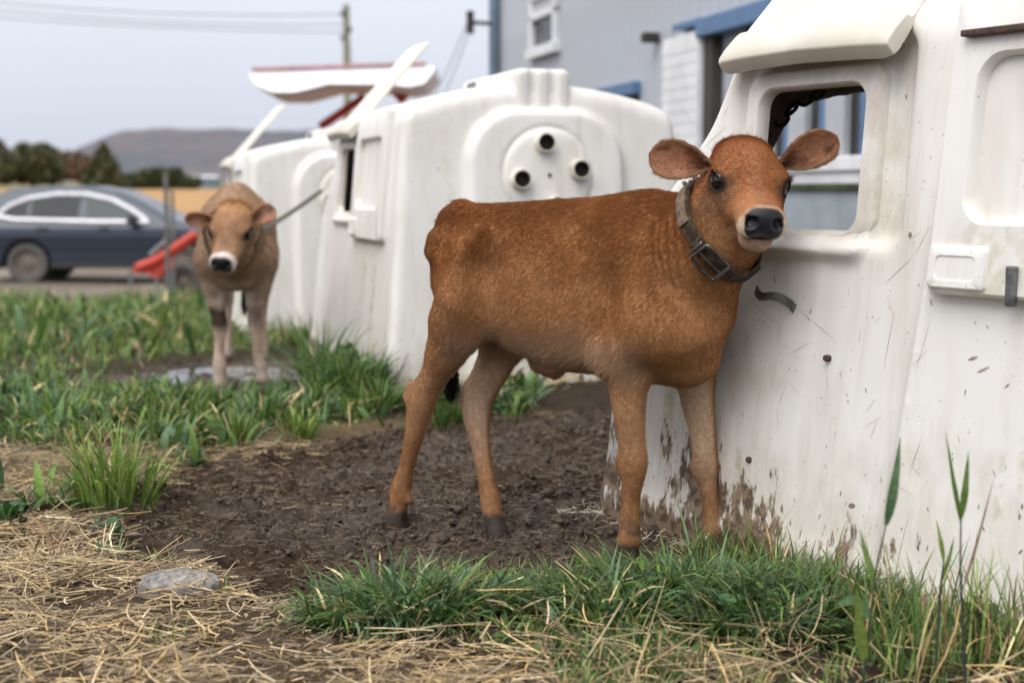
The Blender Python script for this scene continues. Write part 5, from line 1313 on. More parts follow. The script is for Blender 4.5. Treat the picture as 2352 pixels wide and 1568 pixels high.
if want('calf'):
    P1 = Pose((.307, 3.30), math.radians(-30))
    s_ = lambda u, v, y, r: (lambda p: (p, r / F_PX * p[1]))(P1.seen(u, v, 1, y))
    HC1 = at(1722, 424, 3.07)
    R1 = frame_from((math.sin(math.radians(3)) * math.cos(math.radians(24)), -math.cos(math.radians(3)) * math.cos(math.radians(24)), -math.sin(math.radians(24))), math.radians(-4))
    rf = P1.chain([(1440, 800, 50, -.095), (1442, 856, 48, -.095), (1444, 916, 42, -.092), (1448, 976, 35, -.09), (1453, 1025, 33, -.088), (1455, 1060, 33, -.088), (1454, 1095, 27, -.088),
                   (1449, 1144, 21, -.088), (1447, 1186, 23, -.088), (1446, 1228, 27, -.088), (1446, 1262, 25, -.088), (1445, 1290, 30, -.088), (1444, 1312, 31, -.088)], 1)
    lf = P1.chain([(1590, 810, 50, .075), (1598, 880, 43, .08), (1604, 930, 37, .082), (1613, 985, 31, .085), (1619, 1040, 28, .085), (1622, 1075, 28, .085), (1626, 1105, 22, .085),
                   (1632, 1150, 19, .085), (1636, 1190, 22, .085), (1640, 1226, 25, .085), (1646, 1255, 24, .085), (1655, 1280, 28, .085), (1660, 1298, 29, .085)], 1)
    rh = P1.chain([(1068, 680, 64, -.085), (1052, 740, 56, -.09), (1028, 800, 49, -.085), (1003, 852, 35, -.078), (980, 895, 33, -.072), (967, 932, 32, -.07), (956, 985, 24, -.068), (942, 1040, 19, -.066),
                   (931, 1084, 19, -.065), (921, 1126, 25, -.065), (914, 1160, 22, -.065), (911, 1192, 26, -.065), (910, 1212, 28, -.065)], 1)
    lh = P1.chain([(1180, 700, 60, .085), (1160, 770, 50, .085), (1138, 830, 42, .08), (1112, 882, 38, .07), (1098, 915, 37, .06), (1095, 950, 32, .05), (1102, 1010, 24, .042), (1111, 1066, 20, .035),
                   (1119, 1108, 20, .03), (1126, 1146, 24, .028), (1134, 1188, 23, .026), (1144, 1222, 27, .025), (1150, 1246, 28, .025)], 1)
    w = P1.w
    nk = [(at(1470, 575, 3.29), .115), (at(1560, 572, 3.22), .108), (at(1632, 535, 3.15), .090), (at(1690, 470, 3.13), .078)]
    nl = [(at(1555, 690, 3.22), .108), (at(1604, 640, 3.17), .088), (at(1650, 580, 3.13), .075), (at(1690, 520, 3.10), .066)]
    nu = [(at(1500, 525, 3.28), .062), (at(1595, 522, 3.20), .064), (at(1680, 440, 3.16), .06)]
    masses = []
    for sd in (-1, 1):
        masses.append((w((.02, sd * .084, .71)), w((.070, sd * .098, .54)), .052, .072, .04))           # shoulder
        masses.append((w((.070, sd * .098, .54)), rf[0][0] if sd < 0 else lf[0][0], .07, .055, .045))
        masses.append((w((-.425, sd * .076, .68)), w((-.432, sd * .086, .57)), .076, .088, .035))          # thigh
        masses.append((w((-.432, sd * .086, .57)), rh[1][0] if sd < 0 else lh[1][0], .088, .060, .035))
        masses.append((w((-.395, sd * .104, .752)), w((-.405, sd * .108, .738)), .022, .022, .035))        # hook bone
        masses.append((w((-.540, sd * .048, .725)), w((-.545, sd * .048, .70)), .026, .028, .04))        # pin bone
    masses.append((at(1580, 765, 3.17), at(1592, 822, 3.19), .080, .058, .05))                         # brisket
    masses.append((w((-.5, 0, .77)), w((.02, 0, .795)), .030, .034, .04))
    masses.append((w((-.28, 0, .425)), w((-.235, 0, .408)), .016, .014, .035))                           # sheath fold
    cuts = []
    for sd in (-1, 1):
        cuts.append((w((-.300, sd * .144, .735)), w((-.335, sd * .140, .680)), .040, .036, .05))        # hollow before the hip
        cuts.append((w((-.352, sd * .147, .66)), w((-.372, sd * .150, .50)), .028, .036, .05))          # flank fold
        cuts.append((w((-.09, sd * .160, .72)), w((-.075, sd * .163, .50)), .030, .034, .06))           # behind the shoulder
        cuts.append((w((-.49, sd * .135, .70)), w((-.51, sd * .140, .60)), .025, .03, .05))            # between hip and pin
        for q in range(4): cuts.append((w((-.14 - q * .045, sd * .153, .66)), w((-.17 - q * .045, sd * .157, .50)), .016, .016, .02))   # ribs
    S1 = lambda u, v, y: P1.seen(u, v, 1, y)
    knobs = [(S1(946, 886, -.072), S1(938, 908, -.07), .012, .013, .03), (S1(1078, 893, .062), S1(1074, 915, .06), .013, .014, .03),     # points of the hocks
             (S1(1428, 1056, -.088), S1(1430, 1074, -.088), .012, .012, .025), (S1(1600, 1068, .085), S1(1602, 1084, .085), .010, .010, .025),
             (S1(938, 1140, -.065), S1(941, 1150, -.065), .007, .008, .012), (S1(1418, 1236, -.088), S1(1418, 1246, -.088), .005, .006, .012), (S1(1400, 838, -.095), S1(1392, 820, -.095), .028, .030, .04)]
    clefts = []
    for ch in (rf, lf, rh, lh):
        q = ch[-1][0]; clefts.append((q + P1.f * .030 + [0, 0, .030], q + P1.f * .034 - [0, 0, .01], .006, .007, .008))
    tail = [(w((-.500, 0, .788)), .032), (w((-.543, .0, .765)), .024), (w((-.562, .004, .69)), .018), (w((-.560, .02, .56)), .014), (P1.seen(1052, 800, 1, .02), .011), (P1.seen(1042, 850, 1, .02), .009), (P1.seen(1038, 885, 1, .02), .006)]
    CC1 = at(1655, 535, 3.13); CN1 = at(1730, 470, 3.06) - at(1590, 590, 3.18); CN1 /= np.linalg.norm(CN1)
    wl = lambda p: HC1 + R1 @ np.array(p)
    tip = lambda u, v, Y, b: at(u, v, Y) - b
    eb1, eb2 = wl((-.060, -.066, .012)), wl((-.060, .066, .016))
    face = np.array([.05, -1.0, .05])
    ears = [(eb1, tip(1486, 352, 3.10, eb1), face + np.array([-.25, 0, -.25]), np.linalg.norm(tip(1490, 356, 3.10, eb1)), .046, 1.3),
            (eb2, tip(1926, 305, 3.06, eb2), face + np.array([.35, 0, -.15]), np.linalg.norm(tip(1920, 308, 3.06, eb2)), .046, 1.3)]
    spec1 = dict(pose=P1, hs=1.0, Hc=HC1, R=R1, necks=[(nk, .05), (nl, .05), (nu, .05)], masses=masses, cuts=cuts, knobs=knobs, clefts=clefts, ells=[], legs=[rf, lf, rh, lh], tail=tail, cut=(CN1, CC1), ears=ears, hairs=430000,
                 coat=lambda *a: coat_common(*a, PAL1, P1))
    calf1, FB1, FH1, T1 = make_calf(spec1, 'calf', 'reddish brown calf wearing a dark collar, standing in the mud beside the white hutch', 3)
    # collar with buckle, loop and chain
    t = NT('collar_webbing'); v = t.obj(); n1 = t.noise(v, 60, 5); wv = t.n('ShaderNodeTexWave'); t.put(wv.inputs['Vector'], v); wv.inputs['Scale'].default_value = 160; wv.inputs['Distortion'].default_value = 2
    t.set(Base_Color=t.mix(t.ramp(n1, .45, .7), (.045, .030, .020), (.125, .088, .060)), Roughness=.85, Normal=t.bump(t.math('ADD', wv.outputs[0], n1), .5, .002)); t.b.inputs['Specular IOR Level'].default_value = .15; m_web = t.m
    m_lea = simple('collar_leather', (.19, .135, .098), .85, var=.35, scale=55, bump=.3); m_lea.node_tree.nodes['Principled BSDF'].inputs['Specular IOR Level'].default_value = .15
    m_steel = simple('dull_steel', (.13, .125, .125), .38, .85, var=.3, scale=60, bump=.15)
    ring, ca, cb, cn, ct = tube_ring(FH1, CC1, CN1, np.array([0, 0, 1.0]), off=.005)
    croot, ccen, cout = collar(ring, ca, cb, cn, ct, .036, .006, 'calf_collar', 'dark brown webbing collar with steel buckle on the neck of the reddish brown calf', m_web)
    # angles: the side towards the camera
    vis = np.argsort(ring[:, 1])[:1]
    def ring_at(u, v):
        d = [np.hypot(*(np.array([(1176 + F_PX * q[0] / (q @ FW - C0 @ FW)), 784 - F_PX * ((q - C0) @ UPV) / ((q - C0) @ FW)]) - (u, v))) + (1000 if (q - ccen)[1] > .03 else 0) for q in ring]
        return int(np.argmin(d))
    ib = ring_at(1640, 585); it = ring_at(1604, 480)
    def patch(name, i0, i1, width, lift, thick, mat, shift=0.0):
        step = 1 if i1 >= i0 else -1; ids = list(range(i0, i1 + step, step)); V = []; F = []
        for i in ids:
            i %= len(ring)
            for (x, y) in ((-.5, 0), (-.47, 1), (.47, 1), (.5, 0)): V.append(ring[i] - ccen + cn * (x * width + shift) + cout[i] * (lift + y * thick))
        F = [(k * 4 + j, k * 4 + j + 1, (k + 1) * 4 + j + 1, (k + 1) * 4 + j) for k in range(len(ids) - 1) for j in range(3)] + [(0, 1, 2, 3), tuple((len(ids) - 1) * 4 + j for j in (3, 2, 1, 0))]
        return MB().add(V, F).build(name, mat, croot, smooth=True)
    sgn = 1 if ((it - ib) % len(ring)) < len(ring) / 2 else -1
    patch('leather_tongue', it + sgn * 9, it - sgn * 4, .028, .0062, .004, m_lea, -.003)
    patch('strap_end', ib + sgn * 4, ib - sgn * 16, .030, .0062, .004, m_web)
    # buckle frame
    q = ring[ib] - ccen + cout[ib] * .012; tg = ring[(ib + 1) % len(ring)] - ring[ib - 1]; tg /= np.linalg.norm(tg); e = cn
    hw, hl = .027, .034; cr = [(-hw, -hl), (hw, -hl), (hw, hl), (-hw, hl)]; pth = []
    for k in range(4):
        c0 = np.array(cr[k]); a0, a1 = np.array(cr[k - 1]), np.array(cr[(k + 1) % 4])
        for f in (.18, .08): pth.append(c0 + (a0 - c0) * f * .8)
        for f in (.08, .18): pth.append(c0 + (a1 - c0) * f * .8)
    pth.append(pth[0]); p3 = [q + e * x + tg * y for x, y in pth]
    MB().tube(p3, .0036, 8).build('buckle', m_steel, croot, smooth=True)
    MB().tube([q - tg * hl + cout[ib] * .001, q + cout[ib] * .005, q + tg * (hl + .004) + cout[ib] * .001], .0028, 8).build('buckle_prong', m_steel, croot, smooth=True)
    MB().tube([q - e * .022 + tg * (hl + .012) , q - e * .02 + tg * (hl + .012) + cout[ib] * .005, q + e * .02 + tg * (hl + .012) + cout[ib] * .005, q + e * .022 + tg * (hl + .012)], .0028, 8).build('keeper', m_steel, croot, smooth=True)
    itop = ring_at(1606, 452); p0 = ring[itop] + cout[itop] * .012
    c_pts = [p0, at(1588, 428, 3.2), at(1600, 400, 3.28), at(1630, 370, 3.36), at(1680, 340, 3.44)]
    chain_between('tether_chain', c_pts, 'steel tether chain running from the brown calf\'s collar behind its ear', .030, .0030, m_steel)
if want('calf2'):
    P2 = Pose((-1.26, 6.52), math.radians(-82), 1.03)
    zg = float(base_z(np.array([-1.2]), np.array([6.4]))[0]) - .03
    HC2 = at(530, 534, 6.10)
    R2 = frame_from((math.cos(math.radians(41)) * math.sin(math.radians(-8)), -math.cos(math.radians(41)) * math.cos(math.radians(-8)), -math.sin(math.radians(41))), math.radians(-3))
    rf = P2.chain([(492, 650, 24, .06), (494, 682, 21, .05), (500, 718, 17, .05), (505, 748, 17, .055), (505, 778, 12, .05), (503, 808, 12, .045), (505, 837, 16, .05), (505, 862, 15, .06), (505, 882, 17, .07)], 0)
    lf = P2.chain([(590, 650, 24, .02), (585, 682, 21, .01), (584, 718, 17, .01), (588, 750, 16.5, .015), (591, 780, 12, .01), (592, 808, 12, .0), (598, 838, 14, .0), (601, 860, 14, .01), (603, 872, 16, .02)], 0)
    w = P2.w
    rh = [(w(p), r * 1.06) for p, r in (((-.45, -.09, .52), .075), ((-.47, -.09, .40), .055), ((-.56, -.085, .30), .035), ((-.57, -.085, .18), .022), ((-.56, -.085, .09), .028), ((-.54, -.085, .03), .03))]
    lh = [(w(p), r * 1.06) for p, r in (((-.45, .09, .52), .075), ((-.44, .09, .40), .055), ((-.50, .085, .30), .035), ((-.50, .085, .18), .022), ((-.49, .085, .09), .028), ((-.47, .085, .03), .03))]
    masses = []
    neck = [(w((.02, 0, .68)), .14), (lerp(w((.1, 0, .66)), HC2, .4), .125), (lerp(w((.1, 0, .66)), HC2, .8), .066)]
    thr = [(w((.1, 0, .55)), .13), (lerp(w((.14, 0, .55)), HC2 + np.array([0, .05, -.06]), .6), .085)]
    for sd in (-1, 1):
        masses.append((w((.03, sd * .082, .70)), w((.075, sd * .094, .52)), .062, .080, .05)); masses.append((w((.075, sd * .10, .52)), rf[0][0] if sd < 0 else lf[0][0], .078, .055, .045))
        masses.append((w((-.43, sd * .075, .68)), w((-.45, sd * .09, .54)), .09, .08, .05))
    masses.append((w((.13, 0, .50)), w((.12, 0, .44)), .085, .05, .05)); masses.append((w((-.5, 0, .77)), w((.03, 0, .80)), .03, .045, .05))
    tors = TORSO.copy(); tors[:, 3] *= 1.10
    tail = [(w((-.56, 0, .78)), .034), (w((-.61, 0, .70)), .022), (w((-.61, 0, .5)), .014), (w((-.60, 0, .35)), .010), (w((-.60, 0, .25)), .007)]
    wl = lambda p: HC2 + R2 @ np.array(p); eb1, eb2 = wl((-.062, -.066, .01)), wl((-.062, .066, .014))
    e1, e2 = at(419, 498, 6.12) - eb1, at(638, 478, 6.12) - eb2
    ears = [(eb1, e1, np.array([.3, -1, -.5]), np.linalg.norm(e1) * .92, .037, 1.35), (eb2, e2, np.array([.35, -1, .1]), np.linalg.norm(e2) * .92, .042, 1.3)]
    CC2 = HC2 + R2 @ np.array([-.105, 0, -.030]) * 1.10; CN2 = R2 @ np.array([.88, 0, .45]); CN2 /= np.linalg.norm(CN2)
    spec2 = dict(pose=P2, hs=1.10, Hc=HC2, R=R2, necks=[(neck, .05), (thr, .05)], masses=masses, ells=[], legs=[rf, lf, rh, lh], tail=tail, cut=(CN2, CC2), ears=ears, hairs=60000, hrad=.0007, voxel=.009, hvoxel=.005, torso=tors, coat=lambda *a: coat2(*a))
    def coat2(*a):
        V, L = a[0], a[2]; c, b, h = coat_common(*a, PAL2, P2)
        kn = sstep(.075, .015, np.abs(L[:, 2] - .265 + .02 * fbm(V * 30, 2, 4))) * (L[:, 0] > -.2) * sstep(-.04, .0, (L[:, 0] - .03))
        c = c + (np.array([.06, .036, .024]) - c) * np.clip(kn * 1.3 * (L[:, 1] < 0) + kn * .6 * (L[:, 1] > 0), 0, 1)[:, None]
        lo_ = sstep(.10, .05, L[:, 2]); c = c + (np.array([.44, .35, .29]) - c) * (lo_ * .85)[:, None]
        return c, b * (L[:, 2] > .1), h * 1.7
    calf2, FB2, FH2, T2 = make_calf(spec2, 'calf', 'blurred fawn calf with white muzzle facing forward, standing in the puddle', 8)
    m_ch2 = simple('dark_chain', (.17, .175, .165), .5, .7)
    ring2, a2, b2, n2, t2 = tube_ring(FB2, CC2, CN2, np.array([0, 0, 1.0]), off=.006)
    cr2, cc2, co2 = collar(ring2, a2, b2, n2, t2, .022, .004, 'calf_collar', 'dark collar half hidden behind the ears of the fawn calf', simple('brown_strap', (.17, .11, .075), .8))
    j = int(np.argmax(ring2[:, 0])); pend = at(740, 437, 7.50)
    q = np.linspace(0, 1, 14); A = ring2[j] + np.array([.01, -.02, 0]); pts = A + (pend - A) * q[:, None]; pts[:, 2] -= .006 * 4 * q * (1 - q)
    chain_between('tether_chain', pts, 'taut dark chain from the fawn calf\'s neck to the hutch', .034, .0034, m_ch2)
# ------------------------------------------------------------------ grass, straw, weeds
def blades(P, L, W, az, lean, curl, cols, ns=5, fold=.25):
    """P roots (n,3); each blade is a tapering ribbon bending over towards az"""
    n = len(P); s = np.linspace(0, 1, ns); H = np.column_stack([np.cos(az), np.sin(az), np.zeros(n)]); Sd = np.column_stack([-np.sin(az), np.cos(az), np.zeros(n)])
    th = lean[:, None] + curl[:, None] * s[None, :] ** 1.3           # angle from the vertical along the blade
    ds = L[:, None] / (ns - 1); hx = np.concatenate([np.zeros((n, 1)), np.cumsum(np.sin(th[:, :-1]) * ds, 1)], 1); hz = np.concatenate([np.zeros((n, 1)), np.cumsum(np.cos(th[:, :-1]) * ds, 1)], 1)
    C = P[:, None, :] + H[:, None, :] * hx[..., None] + np.array([0, 0, 1.0]) * hz[..., None]
    w = W[:, None] * np.interp(s, [0, .25, .55, .85, 1], [.55, 1, .9, .42, .03])[None, :] / 2
    tw = RNG.normal(0, .5, n)[:, None] * s[None, :]
    N = -H[:, None, :] * np.cos(th)[..., None] + np.array([0, 0, 1.0]) * np.sin(th)[..., None]
    S3 = Sd[:, None, :] * np.cos(tw)[..., None] + N * np.sin(tw)[..., None]
    A = C - S3 * w[..., None] + N * (w * fold)[..., None]; B = C + S3 * w[..., None] + N * (w * fold)[..., None]
    V = np.stack([A, C, B], 2).reshape(n, ns * 3, 3)
    k = np.arange(ns - 1)[:, None] * 3; q = np.concatenate([np.stack([k[:, 0], k[:, 0] + 1, k[:, 0] + 4, k[:, 0] + 3], 1), np.stack([k[:, 0] + 1, k[:, 0] + 2, k[:, 0] + 5, k[:, 0] + 4], 1)])
    F = (q[None] + (np.arange(n) * ns * 3)[:, None, None]).reshape(-1, 4)
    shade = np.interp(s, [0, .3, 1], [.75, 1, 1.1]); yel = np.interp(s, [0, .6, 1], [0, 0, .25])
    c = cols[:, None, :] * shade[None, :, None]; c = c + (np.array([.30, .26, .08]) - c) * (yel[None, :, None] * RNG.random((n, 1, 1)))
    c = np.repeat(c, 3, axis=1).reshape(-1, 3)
    return V.reshape(-1, 3), F, c
def ribbon_bits(P, L, W, az, pitch, bend, cols, ns=4):
    """straws and fibres lying about: shallow roof-shaped strips"""
    n = len(P); s = np.linspace(-.5, .5, ns); D = np.column_stack([np.cos(az) * np.cos(pitch), np.sin(az) * np.cos(pitch), np.sin(pitch)]); Sd = np.column_stack([-np.sin(az), np.cos(az), np.zeros(n)]); U = np.cross(D, Sd)
    roll = RNG.normal(0, .5, n)[:, None]; S2 = Sd * np.cos(roll) + U * np.sin(roll); U2 = np.cross(D, S2)
    C = P[:, None, :] + D[:, None, :] * (L[:, None] * s[None, :])[..., None] + Sd[:, None, :] * (bend[:, None] * L[:, None] * (s[None, :] ** 2 - .08))[..., None]
    w = np.broadcast_to((W / 2)[:, None], (n, ns)) * np.interp(s, [-.5, -.4, .4, .5], [.85, 1, 1, .7])
    A = C - S2[:, None, :] * w[..., None] - U2[:, None, :] * (w * .55)[..., None]; B = C + S2[:, None, :] * w[..., None] - U2[:, None, :] * (w * .55)[..., None]; T = C + U2[:, None, :] * (w * .35)[..., None]
    V = np.stack([A, T, B], 2).reshape(n, ns * 3, 3); k = np.arange(ns - 1) * 3
    q = np.concatenate([np.stack([k, k + 1, k + 4, k + 3], 1), np.stack([k + 1, k + 2, k + 5, k + 4], 1)]); F = (q[None] + (np.arange(n) * ns * 3)[:, None, None]).reshape(-1, 4)
    c = np.repeat(cols, ns * 3, axis=0); return V.reshape(-1, 3), F, c
class Heap:
    def __init__(s): s.V, s.F, s.C, s.n = [], [], [], 0
    def add(s, V, F, C): s.V.append(V); s.F.append(F + s.n); s.C.append(C); s.n += len(V)
    def build(s, name, mat, label, cat):
        o = mobj(name, np_mesh(name, np.concatenate(s.V), np.concatenate(s.F), mat, True, np.clip(np.concatenate(s.C), .004, 1))); tag(o, label, cat, kind='stuff'); return o
def leafy(name, rough=.5, trans=.3, bump=True):
    t = NT(name); c = t.attr('Col'); v = t.pos(); n = t.noise(v, 120, 2); c = t.mix(1.0, c, t.ramp(n, .3, .7, .8, 1.2), 'MULTIPLY')
    t.set(Base_Color=c, Roughness=rough); t.b.inputs['Specular IOR Level'].default_value = .35
    tr = t.n('ShaderNodeBsdfTranslucent'); t.put(tr.inputs[0], c); mx = t.n('ShaderNodeMixShader'); mx.inputs[0].default_value = trans
    t.l(t.b.outputs[0], mx.inputs[1]); t.l(tr.outputs[0], mx.inputs[2]); t.l(mx.outputs[0], t.out.inputs[0]); return t.m
def inside_hutch(X, Y, pad=0.0):
    r = np.zeros(len(X), bool)
    for (O, ang) in HUTCHES:
        xt, yn = hutch_axes(ang); dx, dy = X - O[0], Y - O[1]; t_ = dx * xt[0] + dy * xt[1]; y_ = dx * yn[0] + dy * yn[1]
        r |= (t_ > -pad) & (t_ < HL + .04 + pad) & (np.abs(y_) < HW0 + .02 + pad)
    return r
GREENS = np.array([(.050, .096, .024), (.078, .138, .030), (.115, .185, .040), (.085, .150, .070), (.165, .225, .050), (.055, .105, .050)])
DRYC = np.array([(.50, .37, .18), (.40, .29, .14), (.58, .45, .24), (.30, .21, .11)])
STRAWC = np.array([(.50, .37, .20), (.42, .31, .17), (.58, .46, .29), (.34, .25, .14), (.27, .195, .115), (.52, .36, .15), (.19, .14, .09), (.14, .10, .065)])
if want('plants'):
    rg = np.random.default_rng(21); H = Heap(); S = Heap(); D = Heap()
    M_GRASS = leafy('grass_blades', .45, .30); M_STRAW = leafy('straw_stalks', .55, .12); M_DEB = leafy('mud_fibres', .7, .05)
    def grass_at(X, Y, L, W, lean, curl, col, dry=.06, jit=.25, ns=5, z=None, az=None):
        n = len(X); Z = ground_z(X, Y) if z is None else z
        cc = GREENS[rg.integers(0, len(GREENS), n)] if col is None else np.asarray(col)[rg.integers(0, len(col), n)]
        dm = rg.random(n) < dry; cc = np.where(dm[:, None], DRYC[rg.integers(0, 4, n)], cc); cc = cc * 1.2 * np.exp(rg.normal(0, jit, n))[:, None]
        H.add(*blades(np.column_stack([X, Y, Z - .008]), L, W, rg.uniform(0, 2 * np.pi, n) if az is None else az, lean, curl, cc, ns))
    def scatter(n, x0, x1, y0, y1, dens):
        X, Y = rg.uniform(x0, x1, n), rg.uniform(y0, y1, n); k = rg.random(n) < dens(X, Y); return X[k], Y[k]
    def not_bare(X, Y):
        z = zones(X, Y); return np.clip(1 - z['mud'] * 1.3 - z['mud2'] * 1.3 - z['straw'] * 1.05 - z['dry'] * .93 - z['hutch'] * 2, 0, 1)
    patchy = lambda X, Y, f, a, b, sd: sstep(a, b, fbm(np.column_stack([X, Y]) * f, 3, sd))
    # foreground: tangled short grass
    X, Y = scatter(30000, -.25, 1.05, 2.05, 3.25, lambda X, Y: not_bare(X, Y) * (.06 + .94 * patchy(X, Y, 6, -.15, .35, 5)) * ~inside_hutch(X, Y)); n = len(X)
    grass_at(X, Y, rg.uniform(.02, .075, n), rg.uniform(.0022, .0050, n), np.abs(rg.normal(.7, .4, n)), rg.uniform(.2, 1.4, n), None, .20)
    # foreground: clumps of long dark blades
    for (cx, cy, r) in CLUMPS:
        n = int(900 * (r / .15) ** 2); a, q = rg.uniform(0, 6.28, n), np.sqrt(rg.random(n)) * r; X, Y = cx + q * np.cos(a) * 1.25, cy + q * np.sin(a) * .7; k = ~inside_hutch(X, Y); X, Y, a, q = X[k], Y[k], a[k], q[k]; n = len(X)
        grass_at(X, Y, rg.uniform(.06, .175, n) * (1.15 - .35 * q / r), rg.uniform(.004, .0088, n), .25 + .8 * rg.random(n), rg.uniform(.5, 2.3, n), GREENS[[0, 0, 1, 3, 5, 5, 2]], .04, az=a + rg.normal(0, 1.1, n), ns=6)
    # along the foot of the near hutch
    X, Y = scatter(5000, .40, 1.2, 2.1, 3.2, lambda X, Y: (~inside_hutch(X, Y)) & inside_hutch(X, Y, .11)); n = len(X)
    zq = zones(X, Y)['mud']; k = rg.random(n) > zq * 1.2; X, Y = X[k], Y[k]; n = len(X)
    grass_at(X, Y, rg.uniform(.04, .13, n) * (1 + .7 * (rg.random(n) < .1)), rg.uniform(.003, .006, n), np.abs(rg.normal(.45, .35, n)), rg.uniform(.1, 1.1, n), None, .18)
    # longer blades along the right edge
    X, Y = scatter(260, .62, .98, 2.3, 2.62, lambda X, Y: ~inside_hutch(X, Y)); n = len(X)
    grass_at(X, Y, rg.uniform(.10, .24, n), rg.uniform(.003, .0058, n), np.abs(rg.normal(.25, .25, n)), rg.uniform(.1, .9, n), GREENS[[0, 1, 2, 4]], .22, ns=7)
    # middle band beyond the mud
    X, Y = scatter(42000, -2.3, .1, 3.4, 6.9, lambda X, Y: not_bare(X, Y) * (.18 + .82 * patchy(X, Y, 3.2, -.25, .3, 15)) * ~inside_hutch(X, Y)); n = len(X)
    hb = (.45 + 1.0 * patchy(X, Y, 3, -.2, .5, 33)) * lerp(1.0, .55, sstep(4.8, 5.3, Y))
    grass_at(X, Y, rg.uniform(.03, .13, n) * hb, rg.uniform(.004, .0085, n), np.abs(rg.normal(.6, .45, n)), rg.uniform(.2, 1.9, n), None, .17, ns=5)
    # tufts standing out of it
    TUF = [(268, 1165, .10, 115, .25, (2, 4)), (225, 1150, .06, 60, .20, (2, 4)), (545, 1025, .07, 70, .15, (1, 2)), (690, 1015, .06, 60, .15, (2, 4)), (600, 985, .06, 50, .18, (1, 3)), (430, 985, .09, 60, .17, (2, 1)), (790, 930, .12, 160, .26, (0, 1)), (740, 900, .1, 110, .34, (1, 3)), (840, 915, .12, 150, .20, (0, 5)), (880, 950, .10, 110, .16, (0, 1)),
           (10, 1225, .06, 40, .12, (0, 5)), (60, 975, .14, 110, .16, (1, 3)), (160, 960, .14, 110, .13, (2, 3)), (330, 955, .12, 100, .13, (1, 2)), (250, 940, .10, 80, .12, (4, 2)), (500, 945, .12, 100, .11, (0, 1)), (650, 940, .12, 100, .12, (0, 3)), (1010, 975, .07, 70, .13, (0, 1)), (1060, 970, .06, 50, .12, (1, 2)), (245, 1300, .04, 40, .07, (3, 3)), (1180, 958, .05, 30, .10, (1, 2)), (380, 1310, .03, 18, .08, (4, 4)), (405, 1500, .03, 16, .09, (2, 4)), (520, 1385, .025, 14, .06, (4, 4))]
    for (u, v, r, n, Lm, ci) in TUF:
        p = on_ground(u, v); a, q = rg.uniform(0, 6.28, n), np.sqrt(rg.random(n)) * r
        grass_at(p[0] + q * np.cos(a), p[1] + q * np.sin(a), rg.uniform(.5, 1.1, n) * Lm, rg.uniform(.006, .011, n) * (1 if Lm > .1 else .5), .08 + .6 * q / r * rg.random(n), rg.uniform(.1, 1.8, n), GREENS[list(ci)], .04, az=a + rg.normal(0, .5, n), ns=6)
    # rough grass beyond, down to the gravel
    X, Y = scatter(58000, -7.0, .9, 6.5, 19.5, lambda X, Y: not_bare(X, Y) * (1 - zones(X, Y)['gravel']) * (X > -.42 * Y - .5) * (X < -.02 * Y + .6) * (.15 + .85 * patchy(X, Y, 1.6, -.25, .3, 19)) * ~inside_hutch(X, Y)); n = len(X)
    ht = .5 + 1.1 * patchy(X, Y, .9, -.2, .6, 61)
    grass_at(X, Y, rg.uniform(.07, .22, n) * ht, rg.uniform(.008, .016, n), np.abs(rg.normal(.4, .35, n)), rg.uniform(.1, 1.5, n), GREENS[[0, 1, 1, 2, 2, 4, 4, 3]], .08, ns=4)
    # broad floppy leaves of docks and dandelions mixed in
    def broad(X, Y, Lr, Wr):
        n = len(X); grass_at(X, Y, rg.uniform(*Lr, n), rg.uniform(*Wr, n), np.abs(rg.normal(.55, .35, n)), rg.uniform(.2, 1.8, n), GREENS[[0, 1, 1, 2, 3, 5]], .05, ns=6)
    X, Y = scatter(9000, -2.3, .1, 3.4, 6.6, lambda X, Y: not_bare(X, Y) * patchy(X, Y, 3.5, .0, .35, 115) * ~inside_hutch(X, Y)); broad(X, Y, (.05, .15), (.014, .032))
    X, Y = scatter(9000, -7.0, .6, 6.5, 17, lambda X, Y: not_bare(X, Y) * (X > -.42 * Y - .5) * (X < -.02 * Y + .6) * patchy(X, Y, 1.6, .0, .35, 119) * ~inside_hutch(X, Y)); broad(X, Y, (.10, .32), (.02, .05))
    X, Y = scatter(900, -.2, 1.0, 2.2, 3.0, lambda X, Y: not_bare(X, Y) * patchy(X, Y, 7, .0, .35, 121) * ~inside_hutch(X, Y)); broad(X, Y, (.03, .07), (.010, .020))
    # single tufts of uneven height
    for k in range(90):
        yy = rg.uniform(4.1, 15) if k > 30 else rg.uniform(4.1, 5.6); xx = rg.uniform(-.40 * yy, -.06 * yy - .1)
        if not_bare(np.array([xx]), np.array([yy]))[0] < .6 or inside_hutch(np.array([xx]), np.array([yy]), .05)[0]: continue
        n = int(rg.integers(18, 60)); a, q = rg.uniform(0, 6.28, n), np.sqrt(rg.random(n)) * .09; Lm = rg.uniform(.12, .28) if yy > 7 else rg.uniform(.09, .18); kk = rg.integers(0, 5)
        grass_at(xx + q * np.cos(a), yy + q * np.sin(a), rg.uniform(.4, 1.1, n) * Lm, rg.uniform(.006, .012, n), .1 + .8 * q / .09 * rg.random(n), rg.uniform(.1, 1.8, n), GREENS[[kk, (kk + 1) % 6]], .08, az=a + rg.normal(0, .6, n), ns=6)
    H.build('grass', M_GRASS, 'green and yellowing grass tufts growing round the mud and hutches', 'grass')
